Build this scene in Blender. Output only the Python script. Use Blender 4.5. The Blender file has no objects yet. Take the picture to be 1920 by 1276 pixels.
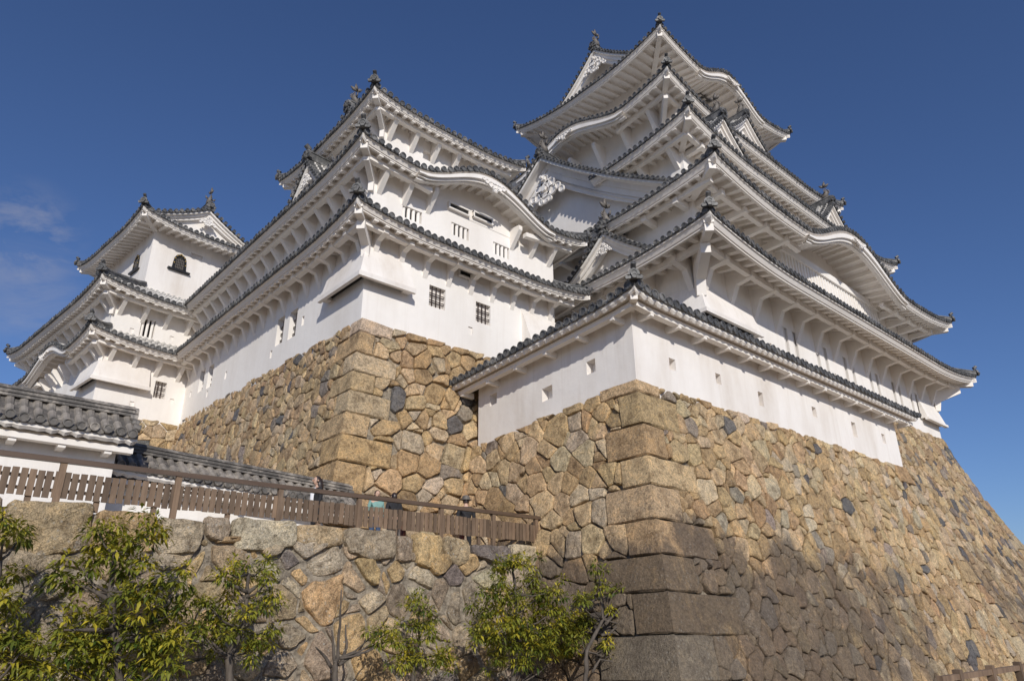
import bpy, math, random
import numpy as np
from mathutils import Vector, Matrix
R = math.radians
PI = math.pi
scene = bpy.context.scene
COL = scene.collection

# ------------------------------------------------------------------ camera
# World: +X runs along the south (right) faces away from the lens, +Y along the
# west (left) faces, Z up; the lens is the origin, about 1.6 m above the ground.
FPX, CX, CY = 1313.51, 960.0, 638.0
CAM = np.array([[0.74669064, -0.66513296, -0.00715789],
                [0.24402887, 0.28393027, -0.92727208],
                [0.61879156, 0.69063865, 0.37431972]])
cam = bpy.data.cameras.new('camera')
cam.sensor_width = 36.0
cam.lens = FPX * 36.0 / 1920.0
cam.clip_end = 4000.0
cam_ob = bpy.data.objects.new('camera', cam)
COL.objects.link(cam_ob)
m = Matrix.Identity(4)
for i in range(3):
    m[i][0] = CAM[0][i]; m[i][1] = -CAM[1][i]; m[i][2] = -CAM[2][i]
cam_ob.matrix_world = m
scene.camera = cam_ob


def at(px, py, axis, val):
    """World point seen at a photo pixel on the plane axis = val (survey helper)."""
    r = CAM.T @ np.array([(px - CX) / FPX, (py - CY) / FPX, 1.0])
    return Vector(r * (val / r[axis]))

# ------------------------------------------------------------------ light
SUN = Vector((-0.43, -0.775, 0.465)).normalized()
w = bpy.data.worlds.new('World')
scene.world = w
w.use_nodes = True
nt = w.node_tree
nt.nodes.clear()
out = nt.nodes.new('ShaderNodeOutputWorld')
bg = nt.nodes.new('ShaderNodeBackground')
sky = nt.nodes.new('ShaderNodeTexSky')
sky.sky_type = 'NISHITA'
sky.sun_disc = False
sky.sun_elevation = math.asin(SUN.z)
sky.sun_rotation = math.atan2(SUN.x, SUN.y)
sky.altitude = 100
sky.air_density = 1.0
sky.dust_density = 0.45
sky.ozone_density = 8.0
bg.inputs['Strength'].default_value = 0.095
# two thin wisps of cloud low in the northern sky
tc = nt.nodes.new('ShaderNodeTexCoord')
def wn(kind, **kw):
    n = nt.nodes.new(kind)
    for k, v in kw.items():
        setattr(n, k, v)
    return n
def wisp(direction, width, scale, stretch):
    d = Vector(direction).normalized()
    dist = wn('ShaderNodeVectorMath', operation='DISTANCE')
    nt.links.new(tc.outputs['Generated'], dist.inputs[0]); dist.inputs[1].default_value = d
    mr = wn('ShaderNodeMapRange', interpolation_type='SMOOTHSTEP')
    nt.links.new(dist.outputs['Value'], mr.inputs['Value'])
    mr.inputs['From Min'].default_value = width; mr.inputs['From Max'].default_value = width * 0.1
    mp = wn('ShaderNodeMapping'); mp.inputs['Scale'].default_value = stretch
    nt.links.new(tc.outputs['Generated'], mp.inputs['Vector'])
    nz = wn('ShaderNodeTexNoise'); nz.inputs['Scale'].default_value = scale; nz.inputs['Detail'].default_value = 7
    nz.inputs['Roughness'].default_value = 0.62; nz.inputs['Distortion'].default_value = 0.6
    nt.links.new(mp.outputs[0], nz.inputs['Vector'])
    m2 = wn('ShaderNodeMapRange'); nt.links.new(nz.outputs['Fac'], m2.inputs['Value'])
    m2.inputs['From Min'].default_value = 0.44; m2.inputs['From Max'].default_value = 0.80
    mu = wn('ShaderNodeMath', operation='MULTIPLY')
    nt.links.new(mr.outputs[0], mu.inputs[0]); nt.links.new(m2.outputs[0], mu.inputs[1])
    return mu
w1 = wisp(at(48, 440, 0, 10.0), 0.075, 9.0, (1, 1, 2.2))
w2 = wisp(at(55, 552, 0, 10.0), 0.085, 7.0, (1, 1, 3.0))
w2h = wn('ShaderNodeMath', operation='MULTIPLY'); w2h.inputs[1].default_value = 0.40
nt.links.new(w2.outputs[0], w2h.inputs[0])
ws = wn('ShaderNodeMath', operation='ADD', use_clamp=True)
nt.links.new(w1.outputs[0], ws.inputs[0]); nt.links.new(w2h.outputs[0], ws.inputs[1])
mix = wn('ShaderNodeMix', data_type='RGBA')
nt.links.new(ws.outputs[0], mix.inputs['Factor'])
tintn = wn('ShaderNodeMix', data_type='RGBA', blend_type='MULTIPLY'); tintn.inputs['Factor'].default_value = 1.0
tintn.inputs['B'].default_value = (1.07, 0.955, 1.01, 1)
nt.links.new(sky.outputs[0], tintn.inputs['A'])
nt.links.new(tintn.outputs['Result'], mix.inputs['A'])
mix.inputs['B'].default_value = (4.4, 4.3, 4.7, 1)
nt.links.new(mix.outputs['Result'], bg.inputs['Color'])
nt.links.new(bg.outputs[0], out.inputs['Surface'])

sl = bpy.data.lights.new('sun', 'SUN')
sl.energy = 3.6
sl.angle = R(0.5)
sl.color = (1.0, 0.95, 0.87)
so = bpy.data.objects.new('sun', sl)
so.rotation_euler = (-SUN).to_track_quat('-Z', 'Y').to_euler()
so.location = (0, 0, 60)
COL.objects.link(so)
scene.view_settings.view_transform = 'Standard'
scene.view_settings.look = 'None'
scene.view_settings.gamma = 1.0
scene.view_settings.exposure = 0.0
scene.cycles.max_bounces = 10
scene.cycles.diffuse_bounces = 8

# ------------------------------------------------------------------ materials
def mat(name):
    mt = bpy.data.materials.new(name)
    mt.use_nodes = True
    t = mt.node_tree
    b = t.nodes['Principled BSDF']
    return mt, t, b
def node(t, kind, **kw):
    n = t.nodes.new(kind)
    for k, v in kw.items():
        setattr(n, k, v)
    return n
def noise(t, scale, detail=5, rough=0.55, vec=None, stretch=None):
    n = node(t, 'ShaderNodeTexNoise')
    n.inputs['Scale'].default_value = scale
    n.inputs['Detail'].default_value = detail
    n.inputs['Roughness'].default_value = rough
    g = node(t, 'ShaderNodeNewGeometry')
    v = vec if vec is not None else g.outputs['Position']
    if stretch:
        mp = node(t, 'ShaderNodeMapping'); mp.inputs['Scale'].default_value = stretch
        t.links.new(v, mp.inputs['Vector']); v = mp.outputs[0]
    t.links.new(v, n.inputs['Vector'])
    return n.outputs['Fac']
def ramp(t, fac, stops):
    r = node(t, 'ShaderNodeValToRGB')
    el = r.color_ramp.elements
    while len(el) < len(stops):
        el.new(0.5)
    for e, (p, c) in zip(el, stops):
        e.position = p
        e.color = (*c, 1) if len(c) == 3 else c
    t.links.new(fac, r.inputs['Fac'])
    return r.outputs['Color']
def mixc(t, a, b, fac, mode='MIX'):
    n = node(t, 'ShaderNodeMix', data_type='RGBA', blend_type=mode)
    for s, v in (('A', a), ('B', b)):
        if isinstance(v, tuple):
            n.inputs[s].default_value = (*v, 1)
        else:
            t.links.new(v, n.inputs[s])
    if isinstance(fac, float):
        n.inputs['Factor'].default_value = fac
    else:
        t.links.new(fac, n.inputs['Factor'])
    return n.outputs['Result']
def bump(t, b, h, strength, dist):
    n = node(t, 'ShaderNodeBump')
    n.inputs['Strength'].default_value = strength
    n.inputs['Distance'].default_value = dist
    t.links.new(h, n.inputs['Height'])
    t.links.new(n.outputs[0], b.inputs['Normal'])
    return n

def plaster(name, base, dirt, amount):
    mt, t, b = mat(name)
    big = ramp(t, noise(t, 0.55, 6, 0.6, stretch=(1, 1, 0.35)), [(0.42, (0, 0, 0)), (0.75, (1, 1, 1))])
    fine = ramp(t, noise(t, 5.0, 6, 0.65), [(0.35, (0, 0, 0)), (0.8, (1, 1, 1))])
    c = mixc(t, base, dirt, big)
    st = ramp(t, noise(t, 1.6, 6, 0.7, stretch=(2.2, 2.2, 0.12)), [(0.52, (0, 0, 0)), (0.78, (0.75, 0.75, 0.75))])
    c = mixc(t, c, dirt, st)
    m1 = node(t, 'ShaderNodeMix', data_type='RGBA'); 
    m1.inputs['A'].default_value = (*base, 1); t.links.new(c, m1.inputs['B']); m1.inputs['Factor'].default_value = amount
    c2 = mixc(t, m1.outputs['Result'], tuple(x * 0.93 for x in base), fine)
    m2 = node(t, 'ShaderNodeMix', data_type='RGBA'); m2.inputs['Factor'].default_value = 0.5
    t.links.new(m1.outputs['Result'], m2.inputs['A']); t.links.new(c2, m2.inputs['B'])
    t.links.new(m2.outputs['Result'], b.inputs['Base Color'])
    b.inputs['Roughness'].default_value = 0.9
    bump(t, b, noise(t, 2.6, 7, 0.6), 0.30, 0.045)
    return mt
M = {}
M['plaster'] = plaster('white_plaster', (0.845, 0.81, 0.765), (0.64, 0.58, 0.51), 0.6)
M['plaster_old'] = plaster('weathered_plaster', (0.835, 0.795, 0.75), (0.60, 0.53, 0.455), 0.85)
M['trim'] = plaster('plastered_eaves', (0.845, 0.80, 0.745), (0.70, 0.64, 0.565), 0.6)

def tile_mat(name, base, lite, joint):
    mt, t, b = mat(name)
    n = noise(t, 2.2, 6, 0.7)
    n2 = noise(t, 14, 5, 0.7)
    c = ramp(t, n, [(0.36, tuple(x * 0.6 for x in base)), (0.5, base), (0.66, lite)])
    c = mixc(t, c, lite, ramp(t, n2, [(0.55, (0, 0, 0)), (0.8, (0.8, 0.8, 0.8))]))
    at_ = node(t, 'ShaderNodeAttribute', attribute_name='joint')
    c = mixc(t, c, joint, at_.outputs['Fac'])
    t.links.new(c, b.inputs['Base Color'])
    b.inputs['Roughness'].default_value = 0.55
    bump(t, b, n2, 0.25, 0.02)
    return mt
M['tile'] = tile_mat('grey_roof_tile', (0.088, 0.088, 0.088), (0.23, 0.222, 0.21), (0.66, 0.63, 0.58))
M['tile_old'] = tile_mat('lichened_roof_tile', (0.125, 0.113, 0.10), (0.40, 0.355, 0.30), (0.30, 0.265, 0.225))

def simple(name, base, lite, scale, rough=0.6, stretch=None, bmp=0.2, bd=0.01):
    mt, t, b = mat(name)
    n = noise(t, scale, 6, 0.65, stretch=stretch)
    c = ramp(t, n, [(0.3, base), (0.72, lite)])
    if 'timber' in name:
        oi = node(t, 'ShaderNodeObjectInfo')
        c = mixc(t, c, ramp(t, oi.outputs['Random'], [(0, (0.66, 0.64, 0.62)), (0.5, (1, 1, 1)), (1, (1.28, 1.24, 1.2))]), 1.0, 'MULTIPLY')
    t.links.new(c, b.inputs['Base Color'])
    b.inputs['Roughness'].default_value = rough
    if bmp:
        bump(t, b, n, bmp, bd)
    return mt
M['wood'] = simple('brown_fence_timber', (0.105, 0.068, 0.043), (0.23, 0.16, 0.105), 7, 0.7, (1, 1, 0.2), 0.3, 0.01)
M['rail'] = simple('brown_rail_timber', (0.105, 0.068, 0.044), (0.17, 0.115, 0.078), 5, 0.45, (0.2, 1, 1), 0.2, 0.01)
M['iron'] = simple('dark_iron_bars', (0.035, 0.024, 0.02), (0.075, 0.05, 0.04), 8)
M['shutter'] = simple('pale_inner_shutter', (0.62, 0.57, 0.52), (0.74, 0.69, 0.64), 3, 0.8)
M['dark'] = simple('dark_opening', (0.012, 0.011, 0.011), (0.03, 0.027, 0.025), 3, 0.9, None, 0)
M['black'] = simple('black_lacquer', (0.012, 0.012, 0.012), (0.03, 0.028, 0.025), 5, 0.35)
M['gold'] = simple('gilt_fittings', (0.35, 0.22, 0.05), (0.55, 0.38, 0.12), 9, 0.35)
M['bronze'] = simple('dark_fish_finial_clay', (0.075, 0.068, 0.062), (0.20, 0.175, 0.15), 6, 0.6)
M['ground'] = simple('gravelly_earth', (0.19, 0.155, 0.115), (0.33, 0.28, 0.22), 1.3, 0.95, None, 0.5, 0.05)
M['path'] = simple('path_gravel', (0.27, 0.23, 0.18), (0.42, 0.37, 0.30), 4, 0.95, None, 0.4, 0.03)
M['bark'] = simple('grey_brown_bark', (0.05, 0.04, 0.032), (0.14, 0.115, 0.092), 9, 0.9, (1, 1, 0.3), 0.7, 0.03)
M['skin'] = simple('skin', (0.50, 0.31, 0.22), (0.58, 0.38, 0.28), 4, 0.5, None, 0)
M['hair'] = simple('dark_hair', (0.012, 0.009, 0.008), (0.05, 0.03, 0.024), 30, 0.4, (1, 1, 0.1), 0.4, 0.01)
M['cloth_black'] = simple('black_cloth', (0.010, 0.010, 0.012), (0.026, 0.026, 0.03), 12, 0.85)
M['cloth_white'] = simple('white_cloth', (0.66, 0.66, 0.68), (0.78, 0.78, 0.79), 6, 0.85)
M['cloth_teal'] = simple('pale_green_cloth', (0.16, 0.30, 0.27), (0.24, 0.40, 0.36), 6, 0.85)
M['cloth_blue'] = simple('blue_denim', (0.03, 0.055, 0.12), (0.07, 0.11, 0.20), 20, 0.85)
M['red_post'] = simple('red_brown_painted_post', (0.16, 0.042, 0.03), (0.24, 0.075, 0.05), 6, 0.45)

def stone_mat(name, lichen, dark):
    mt, t, b = mat(name)
    a = node(t, 'ShaderNodeAttribute', attribute_name='stone_col')
    wv = node(t, 'ShaderNodeAttribute', attribute_name='weather')
    gp = node(t, 'ShaderNodeNewGeometry')
    mad = node(t, 'ShaderNodeVectorMath', operation='MULTIPLY_ADD')
    t.links.new(a.outputs['Color'], mad.inputs[0]); mad.inputs[1].default_value = (61, 83, 97); t.links.new(gp.outputs['Position'], mad.inputs[2])
    pv = mad.outputs[0]
    n1 = noise(t, 2.3, 7, 0.7, pv)
    n2 = noise(t, 13, 6, 0.75, pv)
    n3 = noise(t, 45, 3, 0.6, pv)
    c = mixc(t, a.outputs['Color'], ramp(t, n1, [(0.36, (0.60, 0.57, 0.54)), (0.5, (1, 1, 1)), (0.64, (1.24, 1.17, 1.06))]), 1.0, 'MULTIPLY')
    c = mixc(t, c, ramp(t, n2, [(0.36, (0.45, 0.43, 0.41)), (0.5, (1, 1, 1)), (0.64, (1.32, 1.28, 1.22))]), 0.8, 'MULTIPLY')
    c = mixc(t, c, ramp(t, n3, [(0.38, (0.45, 0.43, 0.4)), (0.5, (1, 1, 1)), (0.62, (1.35, 1.32, 1.28))]), 0.7, 'MULTIPLY')
    # dark weathering crust, patchy, where the wall is old and damp
    st = noise(t, 0.75, 8, 0.72, stretch=(1, 1, 0.55))
    ad = node(t, 'ShaderNodeMath', operation='ADD'); t.links.new(st, ad.inputs[0]); t.links.new(wv.outputs['Fac'], ad.inputs[1])
    dk = ramp(t, ad.outputs[0], [(0.74, (0, 0, 0)), (0.93, (1, 1, 1))])
    dcol = mixc(t, dark, tuple(x * 1.9 for x in dark), ramp(t, n2, [(0.35, (0, 0, 0)), (0.75, (1, 1, 1))]))
    dm = node(t, 'ShaderNodeMath', operation='MULTIPLY'); dm.inputs[1].default_value = 0.78
    t.links.new(dk, dm.inputs[0])
    c = mixc(t, c, dcol, dm.outputs[0])
    # pale lichen spots
    vo = node(t, 'ShaderNodeTexVoronoi'); vo.inputs['Scale'].default_value = 11.0
    g = node(t, 'ShaderNodeNewGeometry'); t.links.new(g.outputs['Position'], vo.inputs['Vector'])
    sp = ramp(t, vo.outputs['Distance'], [(0.14, (1, 1, 1)), (0.34, (0, 0, 0))])
    ln = ramp(t, noise(t, 1.7, 6, 0.7), [(0.47, (0, 0, 0)), (0.66, (1, 1, 1))])
    lm = mixc(t, sp, ln, 1.0, 'MULTIPLY')
    ln2 = ramp(t, noise(t, 5.5, 8, 0.75), [(0.60, (0, 0, 0)), (0.72, (1, 1, 1))])
    lm = mixc(t, lm, ln2, 0.5, 'ADD')
    lf = node(t, 'ShaderNodeMath', operation='MULTIPLY', use_clamp=True)
    t.links.new(lm, lf.inputs[0]); lf.inputs[1].default_value = lichen
    c = mixc(t, c, (0.50, 0.48, 0.42), lf.outputs[0])
    t.links.new(c, b.inputs['Base Color'])
    b.inputs['Roughness'].default_value = 0.95
    b.inputs['Specular IOR Level'].default_value = 0.25
    h = node(t, 'ShaderNodeMath', operation='ADD'); t.links.new(n2, h.inputs[0])
    hh = node(t, 'ShaderNodeMath', operation='MULTIPLY'); hh.inputs[1].default_value = 0.4; t.links.new(n3, hh.inputs[0]); t.links.new(hh.outputs[0], h.inputs[1])
    bump(t, b, h.outputs[0], 0.9, 0.09)
    return mt
M['stone'] = stone_mat('tan_castle_stone', 0.38, (0.092, 0.073, 0.058))
M['stone_old'] = stone_mat('lichened_castle_stone', 1.0, (0.075, 0.060, 0.048))
M['mortar'] = simple('pale_lime_mortar', (0.10, 0.08, 0.058), (0.52, 0.445, 0.34), 6.5, 0.95, None, 1.0, 0.14)
M['rubble'] = simple('mortar_and_rubble', (0.10, 0.08, 0.058), (0.46, 0.39, 0.29), 7.5, 0.95, None, 1.0, 0.12)

def leaf_mat(name, a, bcol, c3):
    mt, t, b = mat(name)
    at_ = node(t, 'ShaderNodeAttribute', attribute_name='tint')
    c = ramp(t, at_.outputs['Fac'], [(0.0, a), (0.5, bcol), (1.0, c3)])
    t.links.new(c, b.inputs['Base Color'])
    b.inputs['Roughness'].default_value = 0.45
    tr = node(t, 'ShaderNodeBsdfTranslucent')
    t.links.new(c, tr.inputs['Color'])
    ms = node(t, 'ShaderNodeMixShader'); ms.inputs[0].default_value = 0.28
    t.links.new(b.outputs[0], ms.inputs[1]); t.links.new(tr.outputs[0], ms.inputs[2])
    t.links.new(ms.outputs[0], t.nodes['Material Output'].inputs['Surface'])
    return mt
M['leaf'] = leaf_mat('olive_green_leaves', (0.05, 0.085, 0.014), (0.25, 0.255, 0.03), (0.64, 0.50, 0.045))

# ------------------------------------------------------------------ mesh builder
OFF = {}
class MB:
    def __init__(s):
        s.v = []; s.f = []; s.a = []; s.col = []; s.wea = []
    def add(s, vs, fs, joint=None):
        n = len(s.v)
        s.v.extend(vs)
        s.f.extend([tuple(i + n for i in f) for f in fs])
        s.a.extend(joint if joint is not None else [0.0] * len(vs))
        return n
    def quad(s, a, b, c, d): s.add([a, b, c, d], [(0, 1, 2, 3)])
    def box(s, c, ax, ay, az):
        c, ax, ay, az = map(Vector, (c, ax, ay, az))
        vs = [c + sx * ax + sy * ay + sz * az for sz in (-1, 1) for sx, sy in ((-1, -1), (1, -1), (1, 1), (-1, 1))]
        s.add(vs, [(3, 2, 1, 0), (4, 5, 6, 7), (0, 1, 5, 4), (1, 2, 6, 5), (2, 3, 7, 6), (3, 0, 4, 7)])
    def cube(s, x0, y0, z0, x1, y1, z1):
        s.box(((x0 + x1) / 2, (y0 + y1) / 2, (z0 + z1) / 2), ((x1 - x0) / 2, 0, 0), (0, (y1 - y0) / 2, 0), (0, 0, (z1 - z0) / 2))
    def bar(s, p, q, wd, ht, up=(0, 0, 1)):
        p, q = Vector(p), Vector(q)
        d = q - p
        sd = d.cross(Vector(up)).normalized()
        u = sd.cross(d).normalized()
        s.box((p + q) / 2, d / 2, sd * wd / 2, u * ht / 2)
    def prism(s, pts, ext):
        """closed outline pts (3-D) extruded by vector ext"""
        n = len(pts); e = Vector(ext)
        pts = [Vector(p) for p in pts]
        vs = pts + [p + e for p in pts]
        fs = [tuple(range(n - 1, -1, -1)), tuple(range(n, 2 * n))]
        fs += [(i, (i + 1) % n, n + (i + 1) % n, n + i) for i in range(n)]
        s.add(vs, fs)
    def disc(s, c, axis, r, ln, n=10, rim=False):
        c = Vector(c); a = Vector(axis).normalized()
        x = a.orthogonal().normalized(); y = a.cross(x)
        vs = []
        rings = [(r, 0), (r, ln)]
        if rim: rings += [(r * 0.74, ln), (r * 0.70, ln - r * 0.2)]
        for rr, l in rings:
            vs += [c + a * l + (x * math.cos(2 * PI * i / n) + y * math.sin(2 * PI * i / n)) * rr for i in range(n)]
        fs = [tuple(range(n - 1, -1, -1)), tuple(range((len(rings) - 1) * n, len(rings) * n))]
        for k in range(len(rings) - 1):
            fs += [(k * n + i, k * n + (i + 1) % n, (k + 1) * n + (i + 1) % n, (k + 1) * n + i) for i in range(n)]
        s.add(vs, fs)
    def tube(s, pts, rad, n=7, cap=True):
        pts = [Vector(p) for p in pts]
        vs = []
        for i, p in enumerate(pts):
            d = (pts[min(i + 1, len(pts) - 1)] - pts[max(i - 1, 0)]).normalized()
            x = d.cross(Vector((0.31, 0.2, 0.93)))
            if x.length < 1e-3: x = d.orthogonal()
            x.normalize(); y = d.cross(x)
            r = rad[i] if hasattr(rad, '__len__') else rad
            vs += [p + (x * math.cos(2 * PI * k / n) + y * math.sin(2 * PI * k / n)) * r for k in range(n)]
        fs = []
        for i in range(len(pts) - 1):
            fs += [(i * n + k, i * n + (k + 1) % n, (i + 1) * n + (k + 1) % n, (i + 1) * n + k) for k in range(n)]
        if cap:
            fs += [tuple(range(n - 1, -1, -1)), tuple(range((len(pts) - 1) * n, len(pts) * n))]
        s.add(vs, fs)
    def sweep(s, path, prof, side):
        """profile (a,b) pairs: a along side vector, b up; open path"""
        n = len(prof); side = Vector(side)
        vs = [Vector(p) + side * a + Vector((0, 0, b)) for p in path for a, b in prof]
        fs = []
        for i in range(len(path) - 1):
            fs += [(i * n + k, i * n + (k + 1) % n, (i + 1) * n + (k + 1) % n, (i + 1) * n + k) for k in range(n)]
        fs += [tuple(range(n - 1, -1, -1)), tuple(range((len(path) - 1) * n, len(path) * n))]
        s.add(vs, fs)
    def build(s, name, material, parent=None, smooth=False, label=None, fix=True):
        me = bpy.data.meshes.new(name)
        off = OFF.get(parent.name if parent else None, Vector((0, 0, 0)))
        me.from_pydata([(v[0] - off[0], v[1] - off[1], v[2] - off[2]) for v in s.v], [], s.f)
        if fix:
            import bmesh
            bm = bmesh.new(); bm.from_mesh(me)
            bmesh.ops.recalc_face_normals(bm, faces=bm.faces)
            bm.to_mesh(me); bm.free()
        if any(s.a):
            at_ = me.attributes.new('joint', 'FLOAT', 'POINT')
            at_.data.foreach_set('value', np.array(s.a, np.float32))
        if s.col:
            ca = me.attributes.new('stone_col', 'FLOAT_COLOR', 'POINT')
            ca.data.foreach_set('color', np.array(s.col, np.float32).ravel())
            wa = me.attributes.new('weather', 'FLOAT', 'POINT')
            wa.data.foreach_set('value', np.array(s.wea, np.float32))
        if smooth:
            me.polygons.foreach_set('use_smooth', [True] * len(me.polygons))
        me.materials.append(M[material])
        o = bpy.data.objects.new(name, me)
        COL.objects.link(o)
        if parent:
            o.parent = parent
        OFF[o.name] = off
        if label: o['label'] = label
        return o

def thing(name, label, cat, loc=(0, 0, 0), rz=0.0, group=None, off=None):
    o = bpy.data.objects.new(name, None)
    o.empty_display_size = 0.3
    COL.objects.link(o)
    o.location = loc
    o.rotation_euler = (0, 0, rz)
    o['label'] = label; o['category'] = cat
    if group: o['group'] = group
    OFF[o.name] = Vector(loc) if off is None else Vector(off)
    return o
def tag(o, label, cat, group=None):
    o['label'] = label; o['category'] = cat
    if group: o['group'] = group
    return o
def structure(o):
    o['kind'] = 'structure'
    return o

# ------------------------------------------------------------------ roofs
class Side:
    """one eave: s along it, t inward (m); CCW order S,E,N,W"""
    def __init__(q, k, rect, inner, wall):
        x0, y0, x1, y1 = rect
        ins = {'S': inner[1] - y0, 'E': x1 - inner[2], 'N': y1 - inner[3], 'W': inner[0] - x0}
        ovs = {'S': wall[1] - y0, 'E': x1 - wall[2], 'N': y1 - wall[3], 'W': wall[0] - x0}
        nb = {'S': 'WE', 'E': 'SN', 'N': 'EW', 'W': 'NS'}[k]
        q.k = k
        q.L = (x1 - x0) if k in 'SN' else (y1 - y0)
        q.D = ins[k]; q.dl = ins[nb[0]]; q.dr = ins[nb[1]]
        q.ov = ovs[k]; q.ol = ovs[nb[0]]; q.orr = ovs[nb[1]]
        q.o = Vector({'S': (x0, y0, 0), 'E': (x1, y0, 0), 'N': (x1, y1, 0), 'W': (x0, y1, 0)}[k])
        q.u = Vector({'S': (1, 0, 0), 'E': (0, 1, 0), 'N': (-1, 0, 0), 'W': (0, -1, 0)}[k])
        q.n = Vector({'S': (0, 1, 0), 'E': (-1, 0, 0), 'N': (0, -1, 0), 'W': (1, 0, 0)}[k])
    def P(q, s, t, z):
        p = q.o + q.u * s + q.n * t
        return Vector((p.x, p.y, z))

def bump_at(bumps, s):
    z = 0.0
    for c, hw, h in bumps:
        u = (s - c) / hw
        if abs(u) < 1:
            z += h * (0.5 + 0.5 * math.cos(PI * u)) ** 0.9
    return z

class Prof:
    def __init__(q, sd, z, up, c, H, bumps, hl, hr, tilt):
        q.sd, q.z, q.up, q.c, q.H, q.bumps, q.hl, q.hr, q.tilt = sd, z, up, c, H, bumps, hl, hr, tilt
        q.zm = z - up
    def f(q, s, tau, dl, dr):
        a = (s - tau * dl) if q.hl else 99
        b = (q.sd.L - tau * dr - s) if q.hr else 99
        return max(0.0, 1 - max(0.0, min(a, b)) / q.c) ** 2
    def lin(q, s): return q.tilt * (1 - s / q.sd.L)
    def eave(q, s): return q.zm + q.up * q.f(s, 0, 0, 0) + q.lin(s)
    def top(q, s, t):
        tau = t / q.sd.D
        z = q.zm + q.lin(s) + q.up * q.f(s, tau, q.sd.dl, q.sd.dr) * max(0, 1 - tau) ** 1.5 + q.H * (0.85 * tau + 0.15 * tau * tau)
        bz = bump_at(q.bumps, s)
        if bz > 0.01:
            z = max(z, q.zm + q.lin(s) + bz + 0.04 * t)
        return z
    def edge(q, s): return q.eave(s) + bump_at(q.bumps, s)
    def under(q, s, t, slope=0.24):
        tau = min(1.0, t / q.sd.ov)
        bz = bump_at(q.bumps, s)
        k = q.f(s, tau, q.sd.ol, q.sd.orr)
        return q.zm + q.lin(s) + q.up * k * (1 - tau) ** 1.2 + bz + slope * t * (1 - min(1, bz * 1.2)) - 0.30

JR = random.Random(77)
def frange(a, b, n): return [a + (b - a) * i / n for i in range(n + 1)]

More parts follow.
